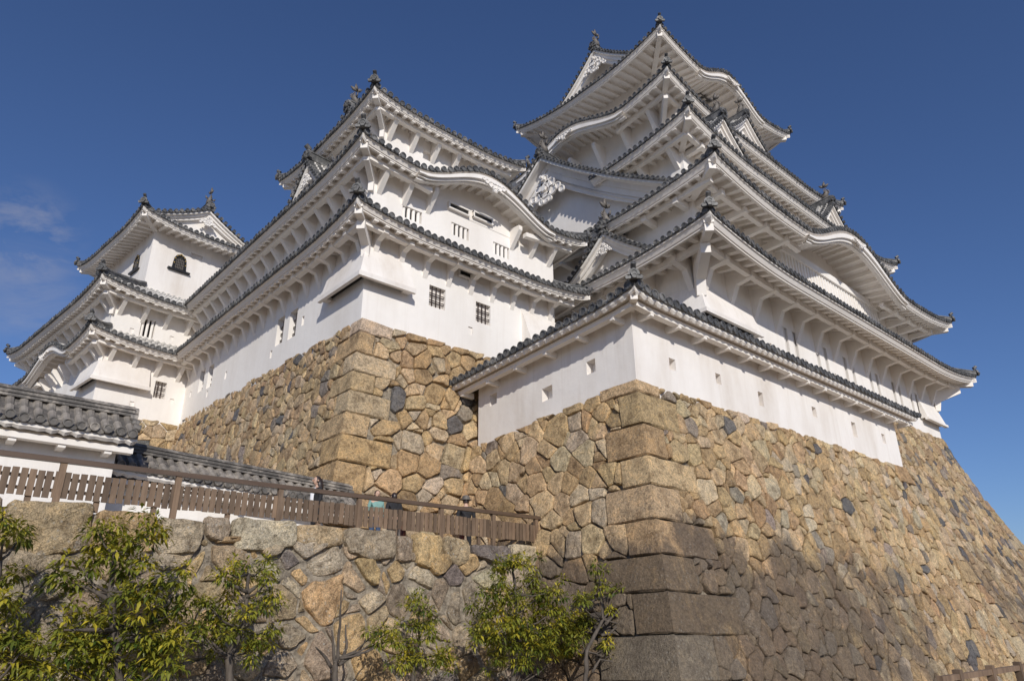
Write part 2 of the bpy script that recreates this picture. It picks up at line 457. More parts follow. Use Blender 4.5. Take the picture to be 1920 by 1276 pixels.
def roof(root, rect, z, inner, H, wall, up=0.7, c=6.0, sides='SW', back='EN', bumps={}, cuts={}, pitch=0.36, rad=0.115,
         style={}, bspace=1.95, bfirst=1.6, open_l='', open_r='', tilt={}, scallop=False, rafters=True, name='roof', tmat='tile',
         beam=True, hips=('SW', 'SE', 'NW'), orn=True, sc=1.0, tmatl=None, bmax=99, drop=1.15, rowjoint=True, skipb={}):
    sd = {k: Side(k, rect, inner, wall) for k in 'SENW'}
    front = MB(); rear = MB(); fas = MB(); sof_f = MB(); sof_r = MB()
    brs = []
    for k in sides + back:
        S = sd[k]
        tiles = front if k in sides else rear
        sof = sof_f if k in sides else sof_r
        P = Prof(S, z, up, c, H, bumps.get(k, []), k not in open_l, k not in open_r, tilt.get(k, 0.0))
        cut = cuts.get(k, [])
        incut = lambda s: any(a < s < b for a, b in cut)
        lim = lambda s: S.D * max(0.02, min(1.0, s / S.dl if (k not in open_l and S.dl > 0) else 1.0, (S.L - s) / S.dr if (k not in open_r and S.dr > 0) else 1.0))
        nrow = int(round(S.L / pitch)); dp = S.L / nrow
        # pan surface
        sub = 2
        for i in range(nrow * sub):
            s0, s1 = i * dp / sub, (i + 1) * dp / sub
            if incut((s0 + s1) / 2): continue
            NT = 6
            l0, l1 = lim(s0) if i else (0.02 if k not in open_l else S.D), lim(s1) if i < nrow * sub - 1 else (0.02 if k not in open_r else S.D)
            vs = []
            for j in range(NT + 1):
                for s, l in ((s0, l0), (s1, l1)):
                    t = l * j / NT
                    vs.append(S.P(s, t, P.top(s, t) - 0.05))
            # drop at the eave edge
            vs = [S.P(s0, 0, P.edge(s0) - 0.13), S.P(s1, 0, P.edge(s1) - 0.13)] + vs
            tiles.add(vs, [(2 * j, 2 * j + 1, 2 * j + 3, 2 * j + 2) for j in range(NT + 1)], [0.0] * 4 + [(.35 if tmat == 'tile' else 0.0)] * (len(vs) - 4))
        if k in sides:
            for i in range(nrow):
                s = (i + 0.5) * dp
                if incut(s): continue
                l = lim(s)
                nt_ = max(2, int(l / 0.36))
                K = 5
                vs = []; jt = []; fs = []
                slope_s = (P.edge(s + 0.05) - P.edge(s - 0.05)) / 0.1
                tg = (S.u + Vector((0, 0, slope_s))).normalized()
                jz, jr, jf = JR.uniform(-.014, .014), JR.uniform(.93, 1.06), JR.uniform(-.02, .025)
                for j in range(nt_ + 1):
                    t = -0.05 + (l + 0.05) * j / nt_
                    zc = P.top(s, max(0, t)) - 0.04
                    cpt = S.P(s, t, zc)
                    up_ = Vector((0, 0, 1))
                    for r_ in (rad, rad * 0.9):
                        for a in range(K):
                            th = PI * a / (K - 1)
                            vs.append(cpt + tg * (math.cos(th) * r_) + up_ * (math.sin(th) * r_))
                            jt.append(1.0 if (rowjoint and r_ == rad and j > 0 and a not in (0,)) else 0.0)
                        cpt = cpt + S.n * 0.05
                m_ = 2 * (nt_ + 1)
                for j in range(m_ - 1):
                    fs += [(j * K + a, j * K + a + 1, (j + 1) * K + a + 1, (j + 1) * K + a) for a in range(K - 1)]
                tiles.add(vs, fs, jt)
                tiles.disc(S.P(s + JR.uniform(-.012, .012), 0.02 - jf, P.edge(s) - 0.015 + jz), -S.n + Vector((JR.uniform(-.06, .06), JR.uniform(-.06, .06), JR.uniform(-.08, .08))), rad * 1.12 * jr, 0.10, 12, True)
                # drooping pan tile lip between two round ends
                sm = s + dp / 2
                if sm < S.L - 0.1 and not incut(sm):
                    zz = P.edge(sm) - 0.06
                    hw = dp / 2 - 0.02
                    pr = [S.P(sm - hw, -0.03, zz + 0.02 - (0.5 * hw * (P.edge(sm + .1) - P.edge(sm - .1)) / 0.1)), S.P(sm - hw * .6, -0.03, zz - 0.06), S.P(sm, -0.03, zz - 0.085), S.P(sm + hw * .6, -0.03, zz - 0.06),
                          S.P(sm + hw, -0.03, zz + 0.02 + (0.5 * hw * (P.edge(sm + .1) - P.edge(sm - .1)) / 0.1)), S.P(sm, -0.03, zz + 0.0)]
                    tiles.prism(pr, S.n * 0.05)
        # fascia bands under the tiles (white)
        fsc = min(1.0, sc * 1.25)
        step = 0.12 if scallop else 0.35
        ns = max(8, int(S.L / step))
        for i in range(ns):
            s0, s1 = S.L * i / ns, S.L * (i + 1) / ns
            if incut((s0 + s1) / 2): continue
            if scallop:
                vs = []
                for s in (s0, s1):
                    wv = 0.12 * abs(math.sin(PI * s / dp))
                    e = P.edge(s)
                    a0 = min(s, S.L - s)
                    for t, dz in ((0.03, -0.12), (0.03, -0.12 - (0.08 + wv * 0.6) * fsc), (0.10, -0.12 - (0.14 + wv) * fsc), (0.26, -0.12 - 0.15 * fsc)):
                        tt = min(t, max(a0, 0.0)) if ((s < 1 and k not in open_l) or (s > 1 and k not in open_r)) else t
                        vs.append(S.P(s, tt, e + dz))
                fas.add(vs, [(j, j + 1, j + 5, j + 4) for j in range(3)])
            else:
                vs = []
                for s in (s0, s1):
                    e = P.edge(s)
                    a0 = min(s, S.L - s)
                    clampd = ((s < S.L / 2 and k not in open_l) or (s >= S.L / 2 and k not in open_r))
                    for t, dz in ((0.03, -0.12), (0.03, -0.19), (0.08, -0.20), (0.19, -0.37), (0.24, -0.37), (0.24, -0.44), (0.36, -0.44), (0.36, -0.34)):
                        t2 = t * sc
                        tt = min(t2, a0) if clampd else t2
                        vs.append(S.P(s, tt, e + 0.12 * 0 + dz * (sc if dz < -0.13 else 1)))
                fas.add(vs, [(j, j + 1, j + 9, j + 8) for j in range(7)])
        # soffit
        ns = max(6, int(S.L / 0.45))
        for i in range(ns):
            s0, s1 = S.L * i / ns, S.L * (i + 1) / ns
            if incut((s0 + s1) / 2): continue
            def tmax(s):
                a = 9.0
                if k not in open_l: a = min(a, s * S.ov / S.ol)
                if k not in open_r: a = min(a, (S.L - s) * S.ov / S.orr)
                return min(S.ov, a)
            for j in range(3):
                vs = []
                for s, jj in ((s0, j), (s1, j), (s1, j + 1), (s0, j + 1)):
                    tm = max(0.0, tmax(s)); t0 = min(0.2, tm)
                    t = t0 + (tm - t0) * jj / 3
                    vs.append(S.P(s, t, P.under(s, t)))
                sof.add(vs, [(0, 1, 2, 3)])
            bz = max(bump_at(P.bumps, s0), bump_at(P.bumps, s1))
            if bz > 0.01:
                sof.add([S.P(s0, S.ov - 0.015, P.zm - 0.5), S.P(s1, S.ov - 0.015, P.zm - 0.5), S.P(s1, S.ov - 0.015, P.under(s1, S.ov)), S.P(s0, S.ov - 0.015, P.under(s0, S.ov))], [(0, 1, 2, 3)])
        if k in sides and rafters:
            nr = int(S.L / (0.60 * sc))
            for i in range(1, nr):
                s = S.L * i / nr
                if incut(s): continue
                tm = S.ov
                if k not in open_l: tm = min(tm, s * S.ov / S.ol - 0.1)
                if k not in open_r: tm = min(tm, (S.L - s) * S.ov / S.orr - 0.1)
                if tm < 0.5: continue
                bz = bump_at(P.bumps, s)
                a, b_ = 0.27 * sc, tm
                rw = 0.115 * sc
                for q0, q1 in ((a, (a + b_) / 2), ((a + b_) / 2, b_)):
                    vs = []
                    for t in (q0, q1):
                        zz = P.under(s, t)
                        for ds, dz in ((-rw, 0.03), (rw, 0.03), (rw, -0.20 * sc), (-rw, -0.20 * sc)):
                            vs.append(S.P(s + ds, t, zz + dz))
                    sof.add(vs, [(3, 2, 1, 0), (4, 5, 6, 7), (0, 1, 5, 4), (1, 2, 6, 5), (2, 3, 7, 6), (3, 0, 4, 7)])
        if k in sides and beam:
            tb = S.ov * 0.5
            bm_ = MB()
            ns = max(4, int(S.L / 0.8))
            a = tb if k not in open_l else 0.0
            b_ = S.L - (tb if k not in open_r else 0.0)
            path = []
            for i in range(ns + 1):
                s = a + (b_ - a) * i / ns
                path.append((s, P.under(s, tb) - bump_at(P.bumps, s) - 0.16 * sc))
            for (sa, za), (sb, zb) in zip(path[:-1], path[1:]):
                if incut((sa + sb) / 2) or (P.bumps and bump_at(P.bumps, (sa + sb) / 2) > 0.35):
                    if bm_.v: brs.append(('beam', bm_)); bm_ = MB()
                    continue
                vs = [S.P(s_, tb + dt, z_ + dz) for s_, z_ in ((sa, za), (sb, zb)) for dt, dz in ((-0.12, 0), (0.12, 0), (0.12, -0.26 * sc), (-0.12, -0.26 * sc))]
                bm_.add(vs, [(3, 2, 1, 0), (4, 5, 6, 7), (0, 1, 5, 4), (1, 2, 6, 5), (2, 3, 7, 6), (3, 0, 4, 7)])
            st = style.get(k)
            if st:
                n = max(1, int(round((S.L - 2 * (S.ov + bfirst * 0.3)) / bspace)))
                lo = (S.ol + 0.35) if k not in open_l else 0.5
                hi = S.L - ((S.orr + 0.35) if k not in open_r else 0.5)
                cnt = max(2, int(round((hi - lo) / bspace)) + 1)
                for i in range(cnt):
                    s = lo + (hi - lo) * i / (cnt - 1)
                    if incut(s) or any(a0 < s < b0 for a0, b0 in skipb.get(k, [])): continue
                    zt = P.under(s, tb) - 0.14 * sc
                    zw = P.under(s, S.ov) - 0.10
                    base = P.zm + P.lin(s)
                    bz = bump_at(P.bumps, s)
                    if bz > 0.3: zt = P.zm - 0.1; zw = zt + 0.05
                    w_ = 0.13 * max(0.8, sc) if not scallop else 0.075
                    if st == 'knee':
                        pr = [(S.ov, zw), (tb - 0.2, zt), (tb - 0.2, zt - 0.30 * sc), (tb + 0.55 * (S.ov - tb), zt - 0.42 * sc), (S.ov, zt - drop)]
                    elif st == 'brace':
                        pr = [(S.ov, zw), (tb - 0.05, zt), (tb - 0.05, zt - 0.22), (S.ov, zt - drop)]
                    else:
                        pr = [(S.ov, zt - 0.12 * sc), (tb - 0.13 * S.ov, zt - 0.12 * sc), (tb - 0.13 * S.ov, zt - 0.42 * sc), (S.ov, zt - 0.47 * sc)]
                    b2 = MB()
                    b2.prism([S.P(s - w_, t, zz) for t, zz in pr], S.u * (2 * w_))
                    brs.append(b2)
            if bm_.v: brs.append(('beam', bm_))
    ro = front.build(name, tmat, root, fix=False, label=tmatl)
    if rear.v: rear.build('rear_slope', tmat, ro, fix=False)
    fas.build('eave_fascia', 'trim', ro, fix=False)
    sof_f.build('ribbed_soffit', 'trim', ro, fix=False)
    if sof_r.v: sof_r.build('rear_soffit', 'trim', ro, fix=False)
    for b in brs:
        if isinstance(b, tuple): b[1].build('eave_beam', 'trim', ro)
        else: b.build('eave_bracket', 'trim', ro)
    # hips
    for hc in hips:
        hip(ro, sd, hc, z, up, c, H, rect, inner, wall, sc, orn, drop, beam, style)
    # karahafu bargeboards
    for k, bl in bumps.items():
        S = sd[k]
        P = Prof(S, z, up, c, H, bl, True, True, tilt.get(k, 0))
        for cs, hw, h in bl:
            kb = MB()
            kf = 1.0 if sc > .85 else .72
            for dt, z0, z1 in ((-0.02, -0.36 * kf, -0.58 * kf), (0.10, -0.56 * kf, -0.74 * kf), (0.20, -0.72 * kf, -0.80 * kf)):
                N = 36
                prev = None
                for i in range(N + 1):
                    s = cs - hw * 0.96 + 2 * hw * 0.96 * i / N
                    e = P.edge(s)
                    u = abs((s - cs) / hw)
                    tk = 1.0 if u < 0.9 else 0.9
                    ring = [S.P(s, dt, e + z0), S.P(s, dt, e + z1 * tk * (1.0 + 0.12 * math.cos(PI * u))), S.P(s, dt + 0.22, e + z1 * tk * (1.0 + 0.12 * math.cos(PI * u))), S.P(s, dt + 0.22, e + z0)]
                    if prev: kb.add(prev + ring, [(j, (j + 1) % 4, 4 + (j + 1) % 4, 4 + j) for j in range(4)])
                    prev = ring
            kb.build('curved_bargeboard', 'plaster', ro)
            pd = MB()
            pendant(pd, S.P(cs, -0.10, P.edge(cs) - 0.62), S.u, -S.n, 0.62 * min(1.0, h / 1.2), True)
            pd.build('carved_pendant', 'plaster', ro)
    return ro

def pendant(mb, top, u, o, k, flat=False):
    """carved white gable pendant hanging from point top; u lateral, o outward"""
    Z = Vector((0, 0, 1))
    def lobe(a, b, r, th=0.12):
        mb.disc(top + u * (a * k) + Z * (b * k), o, r * k, th * (0.6 + 0.4 * k), 14, True)
    if flat:
        for a, b, r in ((0, -.25, .34), (-.38, -.18, .24), (.38, -.18, .24), (-.75, -.08, .18), (.75, -.08, .18), (0, -.5, .2), (-1.05, .0, .12), (1.05, 0, .12)):
            lobe(a, b, r)
    else:
        for a, b, r in ((0, -.2, .30), (0, -.75, .46), (-.42, -.55, .28), (.42, -.55, .28), (-.5, -1.0, .27), (.5, -1.0, .27), (0, -1.25, .3), (-.85, -.95, .2), (.85, -.95, .2), (-1.1, -1.25, .18), (1.1, -1.25, .18), (-.28, -1.38, .16), (.28, -1.38, .16)):
            lobe(a, b, r)
        mb.disc(top + Z * (-.75 * k) + o * (0.1 * k), o, .17 * k, .12 * k, 6)
        mb.disc(top + Z * (-.18 * k) + o * (0.1 * k), o, .16 * k, .16 * k, 6)
        mb.disc(top + Z * (-.18 * k) + o * (0.2 * k), o, .07 * k, .2 * k, 8)

def oni(mb, p, o, k=1.0, tori=True):
    """ridge-end tile: curled shield, round boss and the projecting cylinder above it"""
    o = Vector(o).normalized(); Z = Vector((0, 0, 1)); u = Z.cross(o).normalized()
    p = Vector(p)
    outl = [(-.36, -.12), (-.42, .0), (-.33, .08), (-.27, .02), (-.26, .22), (-.18, .36), (0, .42), (.18, .36), (.26, .22), (.27, .02), (.33, .08), (.42, .0), (.36, -.12), (.15, -.10), (-.15, -.10)]
    pts = [p + u * (a * k) + Z * (b * k) for a, b in outl]
    c0 = p + Z * 0.12 * k
    n = len(pts)
    vs = [c0 - o * .07 * k] + [q - o * .07 * k for q in pts] + [c0 + o * .07 * k] + [q + o * .07 * k for q in pts]
    fs = []
    for i in range(n):
        j = (i + 1) % n
        fs += [(0, 1 + j, 1 + i), (n + 1, n + 2 + i, n + 2 + j), (1 + i, 1 + j, n + 2 + j, n + 2 + i)]
    mb.add(vs, fs)
    mb.disc(p + Z * .16 * k + o * .05 * k, o, .17 * k, .10 * k, 14, True)
    mb.disc(p + Z * -.02 * k + o * .05 * k, o, .12 * k, .16 * k, 12, True)
    if tori:
        d = (o * 0.75 + Z * 0.55).normalized()
        mb.disc(p + Z * .36 * k - o * .05 * k, Z, .09 * k, .16 * k, 12)
        mb.disc(p + Z * .50 * k - o * .12 * k, d, .125 * k, .30 * k, 14, True)

def hip(ro, sd, hc, z, up, c, H, rect, inner, wall, sc, orn, drop, beam, style):
    x = 0 if 'W' in hc else 2
    y = 1 if 'S' in hc else 3
    C = Vector((rect[x], rect[y], 0)); I = Vector((inner[x], inner[y], 0)); W = Vector((wall[x], wall[y], 0))
    d = (I - C); n = 10
    path = []
    for i in range(n + 1):
        tau = i / n
        zz = z - up + up * (1 - tau) ** 1.5 + H * (0.85 * tau + 0.15 * tau * tau)
        p = C + d * tau
        path.append(Vector((p.x, p.y, zz + 0.02)))
    dn = d.normalized(); side = Vector((-dn.y, dn.x, 0))
    mb = MB()
    k = 0.55 + 0.4 * sc
    mb.sweep(path[0:], [(-.17 * k, 0), (-.17 * k, .18 * k), (-.2 * k, .2 * k), (-.16 * k, .3 * k), (0, .38 * k), (.16 * k, .3 * k), (.2 * k, .2 * k), (.17 * k, .18 * k), (.17 * k, 0)], side)
    mb.build('hip_ridge', 'tile', ro)
    if orn:
        om = MB()
        oni(om, path[0] + Vector((0, 0, 0.08)) - dn * 0.10, -dn, 0.82 * k, True)
        om.build('ridge_end_tile', 'tile', ro)
    # hip rafter and corner bracket (white)
    if sc < .82 and 'E' in hc and 'W' not in hc: return
    dw = (W - C); L = dw.length; dw = dw.normalized()
    e0 = C + dw * 0.36 * sc; e0.z = z - 0.56 * sc - 0.02
    e1 = W + dw * 0.1; e1.z = z - up - 0.36 + 0.24 * (L / 1.41) - 0.05
    hm = MB()
    hm.bar(e0, e1, 0.30 * sc + .03, 0.34 * sc)
    ex = e0 - dw * 0.05 + Vector((0, 0, .23 * sc))
    hm.bar(ex, ex + dw * 0.4, 0.36 * sc + .03, 0.13 * sc)
    hm.build('hip_rafter', 'trim', ro)
    if style:
        st = style.get(hc[0]) or style.get(hc[1])
        if st in ('knee', 'brace'):
            tb = W + (C - W) * 0.58
            zt = z - up - 0.3 + 0.24 * (L / 1.41) * 0.5 - 0.1
            bm = MB()
            sv = Vector((-dw.y, dw.x, 0)) * 0.19 * sc
            if st == 'knee':
                q1, q2 = W + (tb - W) * .24, W + (tb - W) * .15
                pr = [(W, zt + 0.3), (tb, zt + .05), (tb, zt - 0.38 * sc), (q1, zt - drop * 0.62), (q2, zt - drop * 1.05), (W, zt - drop * 1.05)]
            else:
                q1 = W + (tb - W) * .13
                sv = sv * 0.7
                pr = [(W, zt + 0.3), (tb, zt), (tb, zt - 0.22 * sc), (q1, zt - drop * .55), (q1, zt - drop * .95), (W, zt - drop * .95)]
            bm.prism([Vector((p.x, p.y, zz)) - sv for p, zz in pr], sv * 2)
            bm.build('corner_bracket', 'trim', ro)

# ------------------------------------------------------------------ gables
DIRS = {'W': Vector((-1, 0, 0)), 'S': Vector((0, -1, 0)), 'E': Vector((1, 0, 0)), 'N': Vector((0, 1, 0))}
def gable(root, d, face, ctr, zb, za, half, depth, bw=0.5, recess=0.8, fin='fish', pend=0.6, pitch=0.34, rad=0.105, lines=True, curve=0.3, wallz=None, steps=2, fink=1.0, inset=.22):
    o = DIRS[d]; l = Vector((0, 0, 1)).cross(o)
    org = Vector((face, ctr, 0)) if d in 'WE' else Vector((ctr, face, 0))
    Z = Vector((0, 0, 1))
    g = lambda q: zb + (za - zb) * ((1 - curve) * (1 - q) + curve * (1 - q) ** 2)
    P = lambda a, b, z: org + l * a - o * b + Z * z
    roofm = MB(); brd = MB(); gw = MB()
    N = 14
    for sg in (-1, 1):
        # roof sheet
        for i in range(N):
            q0, q1 = i / N, (i + 1) / N
            roofm.quad(P(sg * q0 * half, 0.0, g(q0) - .05), P(sg * q1 * half, 0.0, g(q1) - .05), P(sg * q1 * half, depth, g(q1) - .05), P(sg * q0 * half, depth, g(q0) - .05))
            roofm.quad(P(sg * q0 * half, 0.0, g(q0) - .05), P(sg * q1 * half, 0.0, g(q1) - .05), P(sg * q1 * half, 0.0, g(q1) - .13), P(sg * q0 * half, 0.0, g(q0) - .13))
        # verge tiles, round ends outward
        slen = sum(math.hypot(half / 40, g(i / 40) - g((i + 1) / 40)) for i in range(40))
        nv = max(4, int(slen / pitch))
        acc = 0; tgt = [(i + .5) * slen / nv for i in range(nv)]; ti = 0
        for i in range(400):
            q0, q1 = i / 400, (i + 1) / 400
            acc += math.hypot(half / 400, g(q0) - g(q1))
            if ti < nv and acc >= tgt[ti]:
                ti += 1
                c = P(sg * q1 * half, 0.75, g(q1) + .0)
                for b0_, b1_, jt_ in ((.02, .30, 0), (.30, .38, 1), (.38, .66, 0), (.66, .76, 1)):
                    n0 = len(roofm.a)
                    roofm.disc(P(sg * q1 * half, b1_, g(q1)), o, rad * (1.0 if not jt_ else 1.06), b1_ - b0_, 10)
                    roofm.a[n0:] = [float(jt_)] * (len(roofm.a) - n0)
                roofm.disc(P(sg * q1 * half, -0.02, g(q1)), o, rad * 1.12, 0.07, 12, True)
        # descending ridge beside the verge
        path = [P(sg * half * i / 12, 0.95, g(i / 12)) for i in range(13)]
        n0 = len(roofm.a)
        roofm.sweep(path, [(-.12, 0), (-.12, .09), (-.14, .1), (-.12, .2), (0, .28), (.12, .2), (.14, .1), (.12, .09), (.12, 0)], o)
        roofm.a[n0:] = [.75 if j_ % 9 in (1, 2, 6, 7) else .35 for j_ in range(len(roofm.a) - n0)]
        # slope rows
        b = 1.3
        while b < depth - 0.1:
            for i in range(10):
                q0, q1 = i / 10, (i + 1) / 10
                a0, a1 = P(sg * q0 * half, b, g(q0)), P(sg * q1 * half, b, g(q1))
                K = 5
                vs = [pp + o * (math.cos(PI * a / 4) * rad) + Z * (math.sin(PI * a / 4) * rad - 0.03) for pp in (a0, a1) for a in range(K)]
                roofm.add(vs, [(a, a + 1, K + a + 1, K + a) for a in range(K - 1)], [1.0 if (a == 2 and True) else 0.0 for _ in (0, 1) for a in range(K)])
            b += pitch
        # white boards
        st = [(0.06, -.12, -.34 * min(1, bw + .4))]
        z0 = -.32 * min(1, bw + .4)
        for j in range(steps):
            st.append((inset + 0.10 * j, z0 - bw * j / steps * 0.98, z0 - bw * (j + 1) / steps))
        for b0, t0, t1 in st:
            for i in range(N):
                q0, q1 = i / N, (i + 1) / N
                vs = []
                for q in (q0, q1):
                    for bb, tt in ((b0, t0), (b0, t1), (b0 + 0.22, t1), (b0 + 0.22, t0)):
                        vs.append(P(sg * q * half, bb, g(q) + tt * (1 - 0.25 * q)))
                brd.add(vs, [(j, (j + 1) % 4, 4 + (j + 1) % 4, 4 + j) for j in range(4)])
        for i in range(N):
            q0, q1 = i / N, (i + 1) / N
            brd.quad(P(sg * q0 * half, .06, g(q0) - .3 * min(1, bw + .4)), P(sg * q1 * half, .06, g(q1) - .3 * min(1, bw + .4)), P(sg * q1 * half, inset + .1, g(q1) - .3 * min(1, bw + .4)), P(sg * q0 * half, inset + .1, g(q0) - .3 * min(1, bw + .4)))
        # soffit closing back to the wall
        for i in range(N):
            q0, q1 = i / N, (i + 1) / N
            tt = st[-1][2] * 0.75
            brd.quad(P(sg * q0 * half, inset + .08, g(q0) + tt), P(sg * q1 * half, inset + .08, g(q1) + tt), P(sg * q1 * half, recess + .1, g(q1) + tt), P(sg * q0 * half, recess + .1, g(q0) + tt))
    # gable wall
    wz = zb - 0.4 if wallz is None else wallz
    for i in range(-N, N):
        q0, q1 = i / N, (i + 1) / N
        gw.quad(P(q0 * half, recess, wz), P(q1 * half, recess, wz), P(q1 * half, recess, max(wz, g(abs(q1)) - .15)), P(q0 * half, recess, max(wz, g(abs(q0)) - .15)))
    # ridge
    rp = [P(0, bb, za - 0.02 + 0.10 * max(0, 1 - bb / 3) ** 2) for bb in frange(0.05, depth, 6)]
    roofm.sweep(rp, [(-.20, -.1), (-.20, .26), (-.24, .28), (-.15, .42), (0, .48), (.15, .42), (.24, .28), (.20, .26), (.20, -.1)], l)
    ro = roofm.build('gable_roof', 'tile', root, fix=False)
    brd.build('bargeboard', 'plaster', ro, fix=False)
    gw.build('gable_wall', 'plaster', ro, fix=False)
    if pend:
        pm = MB(); pendant(pm, P(0, inset - .1, za - 0.34 - bw * 0.75), l, o, pend)
        pm.build('carved_pendant', 'plaster', ro)
    om = MB()
    oni(om, P(0, -0.02, za + 0.12), o, 1.0 * fink, fin != 'fish')
    om.build('ridge_end_tile', 'tile', ro)
    if fin == 'fish':
        fm = MB(); fish(fm, P(0, 0.32, za + 0.44), o, fink)
        fm.build('ridge_fish', 'bronze', ro, smooth=True)
    return ro, P, g

def fish(mb, p, o, k=1.0):
    """dolphin-fish finial: head down on the ridge facing inward, body arching up, forked tail"""
    Z = Vector((0, 0, 1)); u = Z.cross(o)
    pts = []; rad = []
    for i in range(9):
        t = i / 8
        pts.append(p - o * (0.38 * (1 - t) ** 2 - 0.10 - 0.16 * t * (1 - t) + 0.25 * t * t) * k + Z * (0.02 + 1.05 * t ** 0.9) * k)
        rad.append(k * (0.20 + 0.10 * math.sin(PI * min(1, t * 1.6)) - 0.22 * t))
    mb.tube(pts, rad, 9)
    tip = pts[-1]
    for a, b, ln in ((-.4, .3, .40), (.15, .55, .42), (.5, .15, .42)):
        e = tip + (-o * a * -1 + Z * b) * 0.9 * k
        w_ = u * 0.05 * k
        q = (e - tip).normalized().cross(u) * 0.10 * k
        mid = (tip + e) / 2
        mb.prism([tip - q * .5 - w_, mid - q * 1.2 - w_, e - w_, mid + q * 1.0 - w_, tip + q * .5 - w_], w_ * 2)
    for sg in (-1, 1):
        m_ = pts[3]
        mb.prism([m_ + u * sg * .15 * k, m_ + u * sg * .42 * k + Z * .22 * k, m_ + u * sg * .36 * k - Z * .08 * k], o * 0.05 * k)
    for i in (2, 3, 4, 5, 6):
        m_ = pts[i]
        dv = o * rad[i]
        mb.prism([m_ + dv * .8 - u * .02 * k, m_ + dv * 1.7 + Z * .10 * k - u * .02 * k, m_ + dv * .8 + Z * .16 * k - u * .02 * k], u * 0.04 * k)

# ------------------------------------------------------------------ walls with openings
def wall(root, name, p0, p1, z0, z1, holes=(), material='plaster', depth=0.28, shade=False):
    """upright plaster wall p0->p1 (seen with p0 on the left), holes = (s0,s1,za,zb,kind)"""
    p0 = Vector((*p0, 0)); p1 = Vector((*p1, 0))
    u = (p1 - p0); L = u.length; u.normalize()
    n = Vector((-u.y, u.x, 0))
    P = lambda s, t, z: p0 + u * s + n * t + Vector((0, 0, z))
    hs = sorted([h for h in holes if h[0] > 0.02 and h[1] < L - 0.02])
    xs = sorted(set([0, L] + [v for h in hs for v in h[:2]]))
    zs = sorted(set([z0, z1] + [v for h in hs for v in h[2:4]]))
    mb = MB()
    for a, b in zip(xs[:-1], xs[1:]):
        for c, d in zip(zs[:-1], zs[1:]):
            cs, cz = (a + b) / 2, (c + d) / 2
            if any(h[0] < cs < h[1] and h[2] < cz < h[3] for h in hs): continue
            mb.quad(P(a, 0, c), P(b, 0, c), P(b, 0, d), P(a, 0, d))
    for h in hs:
        a, b, c, d = h[:4]; dp = h[5] if len(h) > 5 else depth
        mb.quad(P(a, 0, c), P(a, 0, d), P(a, dp, d), P(a, dp, c))
        mb.quad(P(b, 0, d), P(b, 0, c), P(b, dp, c), P(b, dp, d))
        mb.quad(P(a, 0, d), P(b, 0, d), P(b, dp, d), P(a, dp, d))
        mb.quad(P(b, 0, c), P(a, 0, c), P(a, dp, c), P(b, dp, c))
        if h[4] in ('loop', 'blank'):
            mb.quad(P(a, dp, c), P(b, dp, c), P(b, dp, d), P(a, dp, d))
    wo = mb.build(name, material, root, fix=False)
    for h in hs:
        a, b, c, d, kind = h[:5]; dp = h[5] if len(h) > 5 else depth
        if kind in ('loop', 'blank'): continue
        bk = MB(); bk.quad(P(a - .02, dp + .01, c - .02), P(b + .02, dp + .01, c - .02), P(b + .02, dp + .01, d + .02), P(a - .02, dp + .01, d + .02))
        wn_ = bk.build('window', 'shutter' if kind == 'grid' and not shade else 'dark', root, fix=False)
        br = MB()
        if kind == 'grid':
            nb = max(3, int((b - a) / 0.17))
            for i in range(1, nb):
                s = a + (b - a) * i / nb
                br.bar(P(s, dp * .55, c), P(s, dp * .55, d), .036, .036, (1, 0.3, 0))
            nh = max(2, int((d - c) / 0.27))
            for i in range(1, nh):
                z = c + (d - c) * i / nh
                br.bar(P(a, dp * .5, z), P(b, dp * .5, z), .03, .03)
                br.bar(P(a, dp * .5, z - .075), P(b, dp * .5, z - .075), .025, .025)
            br.build('window_bars', 'iron', wn_)
        elif kind == 'posts':
            nb = max(3, int(round((b - a) / 0.24)))
            for i in range(nb):
                s = a + (b - a) * (i + .5) / nb
                br.tube([P(s, dp * .45, c), P(s, dp * .45, d)], .075, 10)
            br.build('window_bars', 'plaster', wn_, smooth=False)
        elif kind == 'slot':
            s = (a + b) / 2
            br.bar(P(s, dp * .4, c), P(s, dp * .4, d), .13, .13, (1, 0.3, 0))
            br.build('window_bars', 'plaster', wn_)
    return wo

def hole(px0, py0, px1, py1, axis, val, start, sign, kind, dp=None):
    """opening whose photo corners are given, for a wall on plane axis=val"""
    a = at(px0, py0, axis, val); b = at(px1, py1, axis, val)
    i = 0 if axis == 1 else 1
    s0, s1 = sorted((sign * (a[i] - start), sign * (b[i] - start)))
    z0, z1 = sorted((a.z, b.z))
    h = (s0, s1, z0, z1, kind)
    return h + ((dp,) if dp else ())

def rect_walls(root, rect, z0, z1, holes={}, material='plaster', depth=0.28, sides='SWEN'):
    x0, y0, x1, y1 = rect
    ends = {'S': ((x0, y0), (x1, y0)), 'W': ((x0, y1), (x0, y0)), 'E': ((x1, y0), (x1, y1)), 'N': ((x1, y1), (x0, y1))}
    for k in sides:
        wall(root, 'wall', *ends[k], z0, z1, holes.get(k, ()), material, depth)

